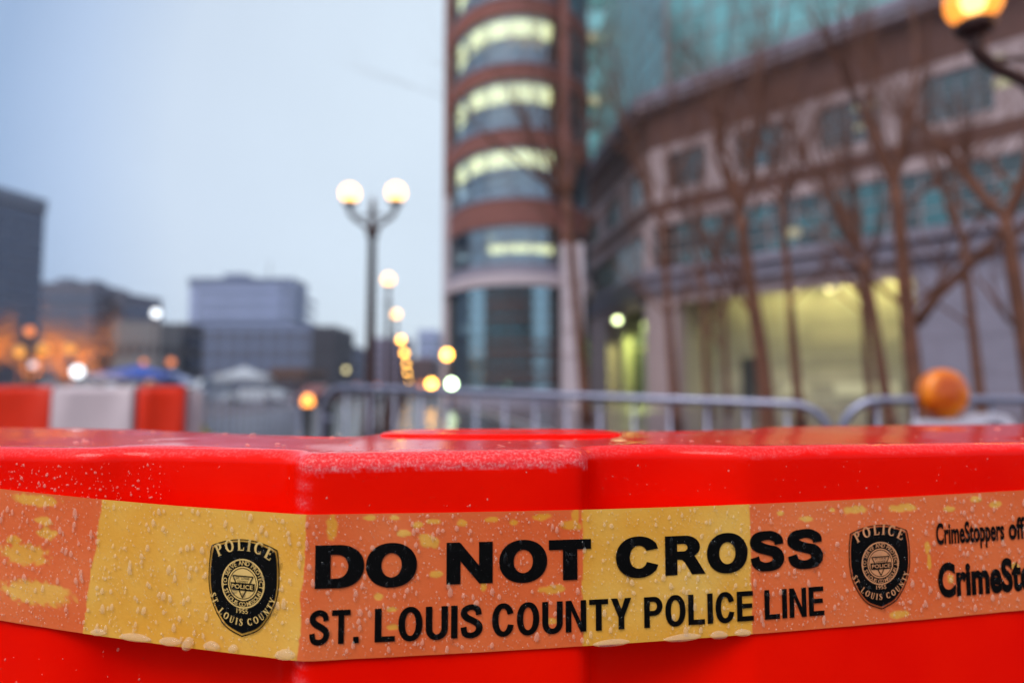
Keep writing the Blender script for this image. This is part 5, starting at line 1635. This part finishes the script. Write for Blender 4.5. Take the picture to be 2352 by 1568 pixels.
    line(-rr2 * .80, cyy(.52), rr2 * .80, cyy(.52)); line(-rr2 * .80, cyy(.52), 0, cyy(-.95)); line(rr2 * .80, cyy(.52), 0, cyy(-.95))
    line(-rr2 * .86, cyy(-.42), rr2 * .86, cyy(-.42)); line(-rr2 * .95, cyy(.02), rr2 * .95, cyy(.02))
    ink.put(*polyg([(-rr2 * .93, cyy(-.38)), (rr2 * .93, cyy(-.38)), (rr2 * .93, cyy(.02)), (-rr2 * .93, cyy(.02))]), fn)
    for txt, yy, ww_, hh_ in (('ST. LOUIS', .30, 1.0, .15), ('COUNTY', .08, .84, .15)):
        v_, f_ = font_geo(txt, 0.01, res=2)
        a0_ = min(a[0] for a in v_); a1_ = max(a[0] for a in v_)
        ink.put([((a - (a0_ + a1_) / 2) / (a1_ - a0_) * rr2 * ww_, cyy(yy + b_ * hh_ / .73)) for a, b_ in v_], f_, fn)
    ink.build('badge_emblem', M['ink'])
    g2 = Print(H0 + 0.0009)
    v_, f_ = font_geo('POLICE', 0.012, res=3)
    a0_ = min(a[0] for a in v_); a1_ = max(a[0] for a in v_)
    g2.put([((a - (a0_ + a1_) / 2) / (a1_ - a0_) * rr2 * 1.66, cyy(-.33 + b_ * .30 / .73)) for a, b_ in v_], f_, fn)
    g2.build('badge_print', M['film_print_y'] if u_c < 0 else M['film_print_o'])
M['film_print_y'] = pmat('film_yellow', (0.76, 0.50, 0.16), 0.35, var=0.08, scale=30)
M['film_print_o'] = pmat('film_orange', (0.70, 0.30, 0.13), 0.35, var=0.08, scale=30)
ul, ur = uL(481), uL(643)
badge((ul + ur) / 2, vof(560, 1237, False), vof(567, 1461, False), abs(ur - ul), 'left')
ul, ur = uR(1948), uR(2088)
badge((ul + ur) / 2, vof(2015, 1204), vof(2027, 1397), abs(ur - ul), 'right')

# ================================================================== WATER DROPS
m, t, b, out = node_mat('water')
t.nodes.remove(b)
gl = t.nodes.new('ShaderNodeBsdfGlass'); gl.inputs['Roughness'].default_value = 0.0; gl.inputs['IOR'].default_value = 1.33
t.links.new(gl.outputs[0], out.inputs[0])
M['water_clear'] = m
# refracting drops, their focused-light glint painted in as a pale diffuse share
m, t, b, out = node_mat('water')
t.nodes.remove(b)
gl = t.nodes.new('ShaderNodeBsdfGlass'); gl.inputs['Roughness'].default_value = 0.0; gl.inputs['IOR'].default_value = 1.33
tr = t.nodes.new('ShaderNodeBsdfTransparent')
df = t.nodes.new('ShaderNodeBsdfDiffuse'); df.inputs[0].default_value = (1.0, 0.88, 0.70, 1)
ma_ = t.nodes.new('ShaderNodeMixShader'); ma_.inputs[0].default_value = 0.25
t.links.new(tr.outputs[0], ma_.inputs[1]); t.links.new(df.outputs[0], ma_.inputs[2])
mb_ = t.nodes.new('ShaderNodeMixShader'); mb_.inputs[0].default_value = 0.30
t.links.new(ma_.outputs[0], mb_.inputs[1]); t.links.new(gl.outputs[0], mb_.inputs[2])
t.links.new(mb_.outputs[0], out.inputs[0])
M['water'] = m
def drop_geo(a, b_, h, rr, nr=3, nk=10, sag=0.0):
    """a domed drop, half width a, half height b_, bulge h; local x, y, out"""
    vs = []; fs = []
    p0_ = rr.uniform(0, 6.28); w1 = [1 + 0.10 * math.sin(2 * PI * k / nk * 2 + p0_) + rr.uniform(-0.03, 0.03) for k in range(nk)]
    for i in range(nr):
        t_ = PI / 2 * i / nr
        for k in range(nk):
            an = 2 * PI * k / nk
            yy = b_ * math.sin(an) * math.cos(t_) * w1[k] - sag * math.sin(t_)
            vs.append((a * math.cos(an) * math.cos(t_) * w1[k] * (1 - 0.22 * math.sin(an)), yy, h * math.sin(t_)))
    vs.append((0, -sag, h))
    for i in range(nr - 1):
        for k in range(nk): fs.append((i * nk + k, i * nk + (k + 1) % nk, (i + 1) * nk + (k + 1) % nk, (i + 1) * nk + k))
    for k in range(nk): fs.append(((nr - 1) * nk + k, (nr - 1) * nk + (k + 1) % nk, nr * nk))
    return vs, fs
rr = random.Random(99)
mb = MB(); mbi = MB()
HD = H0 + 0.0002
def put_drop(mb, u, v, a, b_, h, big=False, sag=0.0):
    vs, fs = drop_geo(a, b_, h, rr, 4 if big else 3, 14 if big else 9, sag)
    q = [tp(u + x, v - y / TH, HD + z_) for x, y, z_ in vs]
    (mbi if on_ink(u, v) else mb).add(q, fs)
placed = []
def free_spot(u, v, r_):
    for (a, b_, c_) in placed:
        if abs(u - a) < r_ + c_ and math.hypot(u - a, (v - b_) * TH) < (r_ + c_) * 0.9: return False
    return True
ulo, uhi = -0.235, 0.47
for k in range(620):
    u = rr.uniform(ulo, uhi); v = rr.uniform(0.02, 0.97)
    a = rr.uniform(0.00065, 0.0013) * (1.2 if rr.random() < 0.18 else 1)
    if not free_spot(u, v, a): continue
    placed.append((u, v, a))
    put_drop(mb, u, v, a, a * rr.uniform(1.05, 2.0), a * rr.uniform(0.4, 0.6), True, a * rr.uniform(0.1, 0.4))
for k in range(6500):
    u = rr.uniform(ulo, uhi); v = rr.uniform(0.01, 0.985)
    a = min(0.0007, 0.00022 + rr.expovariate(1 / 0.00012))
    if not free_spot(u, v, a): continue
    put_drop(mb, u, v, a, a * rr.uniform(0.9, 1.6), a * 0.55)
o = mb.build('tape_droplets', M['water'], None, smooth=True)
tag(o, 'fine beads of rain scattered over the yellow tape', 'water droplets', kind='stuff')
o = mbi.build('lettering_droplets', M['water_clear'], None, smooth=True)
tag(o, 'clear beads of rain on the black lettering and badges', 'water droplets', kind='stuff')
# large drops hanging along the lower edge, each one its own
GL = 'large drops hanging on the lower edge of the tape'
hang = [(236, 1449, 20, 8, 'flat drop at the left start of the bright yellow stretch'), (320, 1461, 44, 8, 'longest flat drop along the lower edge of the left yellow stretch'), (400, 1470, 27, 10, 'wide drop below left of the left badge'),
        (440, 1475, 13, 15, 'rounded pendent drop below left of the left badge'), (494, 1480, 23, 9, 'flat drop just left of the tip of the left badge'), (543, 1486, 12, 9, 'small round drop near the tip of the left badge'),
        (662, 1500, 27, 11, 'wide drop at the bend of the tape, left of the letter S'),
        (1402, 1473, 40, 8, 'long flat drop under the middle yellow stretch, below COUNTY'), (1565, 1461, 44, 8, 'long flat drop below the letters POL'), (1646, 1455, 23, 8, 'flat drop below the letters LIC'), (1700, 1450, 19, 8, 'small flat drop at the right end of the middle yellow stretch')]
for (pxx, pyy, wx, wy, lb) in hang:
    rt = pxx > 712
    u = uR(pxx) if rt else uL(pxx)
    D_ = tape_xy(u)[0].y
    v = vof(pxx, pyy, rt)
    a, b_ = wx / 1568 * D_, wy / 1568 * D_
    mb = MB()
    vs, fs = drop_geo(a, b_, min(a, b_) * 0.9, rr, 5, 22, b_ * 0.2)
    vs = [(x, y * (1.0 if abs(x) < a * .8 else .9), z_) for x, y, z_ in vs]
    mb.add([tp(u + x, v - y / TH, HD + z_) for x, y, z_ in vs], fs)
    c = tp(u, v, 0)
    me_ = mb.mesh('water_drop', M['water'], True, c)
    o = link_mesh('water_drop', me_, None, None, c)
    tag(o, lb, 'water drop', GL)
# beads on the red plastic itself, thickest at the left
from mathutils.bvhtree import BVHTree
mb = MB()
# front surface as (x -> y) lookup
fr_idx = np.where((ny_ < -0.05) & (py2 < 0.52))[0]
order = np.argsort(px2[fr_idx]); fxs = px2[fr_idx][order]; fys = py2[fr_idx][order]; fnx = nx_[fr_idx][order]; fny = ny_[fr_idx][order]
for k in range(480):
    left = rr.random() < 0.62
    x = rr.uniform(-0.33, -0.20) if left else rr.uniform(-0.33, 0.40)
    z_ = ZT - rr.uniform(0.009, 0.030)
    if x < -0.15 and rr.random() < 0.25: z_ = ZT - rr.uniform(0.112, 0.16)
    y = float(np.interp(x, fxs, fys)); nn = Vector((float(np.interp(x, fxs, fnx)), float(np.interp(x, fxs, fny)), 0)).normalized()
    a = min(0.0011, 0.00022 + rr.expovariate(1 / 0.00022)) * (1 if left else 0.55)
    vs, fs = drop_geo(a, a * rr.uniform(0.8, 1.5), a * 0.5, rr)
    tt_ = Vector((-nn.y, nn.x, 0))
    mb.add([Vector((x, y, z_)) + tt_ * vx + Vector((0, 0, 1)) * vy + nn * (vz + 0.0001) for vx, vy, vz in vs], fs)
for k in range(260):
    x = rr.uniform(-0.33, 0.42); y = float(np.interp(x, fxs, fys)) + rr.uniform(0.012, 0.16)
    a = min(0.0022, 0.0004 + rr.expovariate(1 / 0.0005))
    vs, fs = drop_geo(a, a * rr.uniform(0.8, 1.4), a * 0.4, rr)
    mb.add([Vector((x + vx, y + vy, ZT + vz - 0.0003)) for vx, vy, vz in vs], fs)
o = mb.build('barrier_droplets', M['water'], None, smooth=True)
tag(o, 'beads of rain clinging to the red plastic barrier', 'water droplets', kind='stuff')

# ================================================================== DAMP AIR
m = bpy.data.materials.new('damp_air'); m.use_nodes = True
t = m.node_tree; t.nodes.clear()
out = t.nodes.new('ShaderNodeOutputMaterial')
vp = t.nodes.new('ShaderNodeVolumePrincipled')
vp.inputs['Color'].default_value = (0.92, 0.95, 1.0, 1)
vp.inputs['Density'].default_value = 0.00045
t.links.new(vp.outputs[0], out.inputs['Volume'])
hz = MB().box(-260, 260, -30, 330, -1.1, 52).build('haze', m)
tag(hz, kind='stuff')
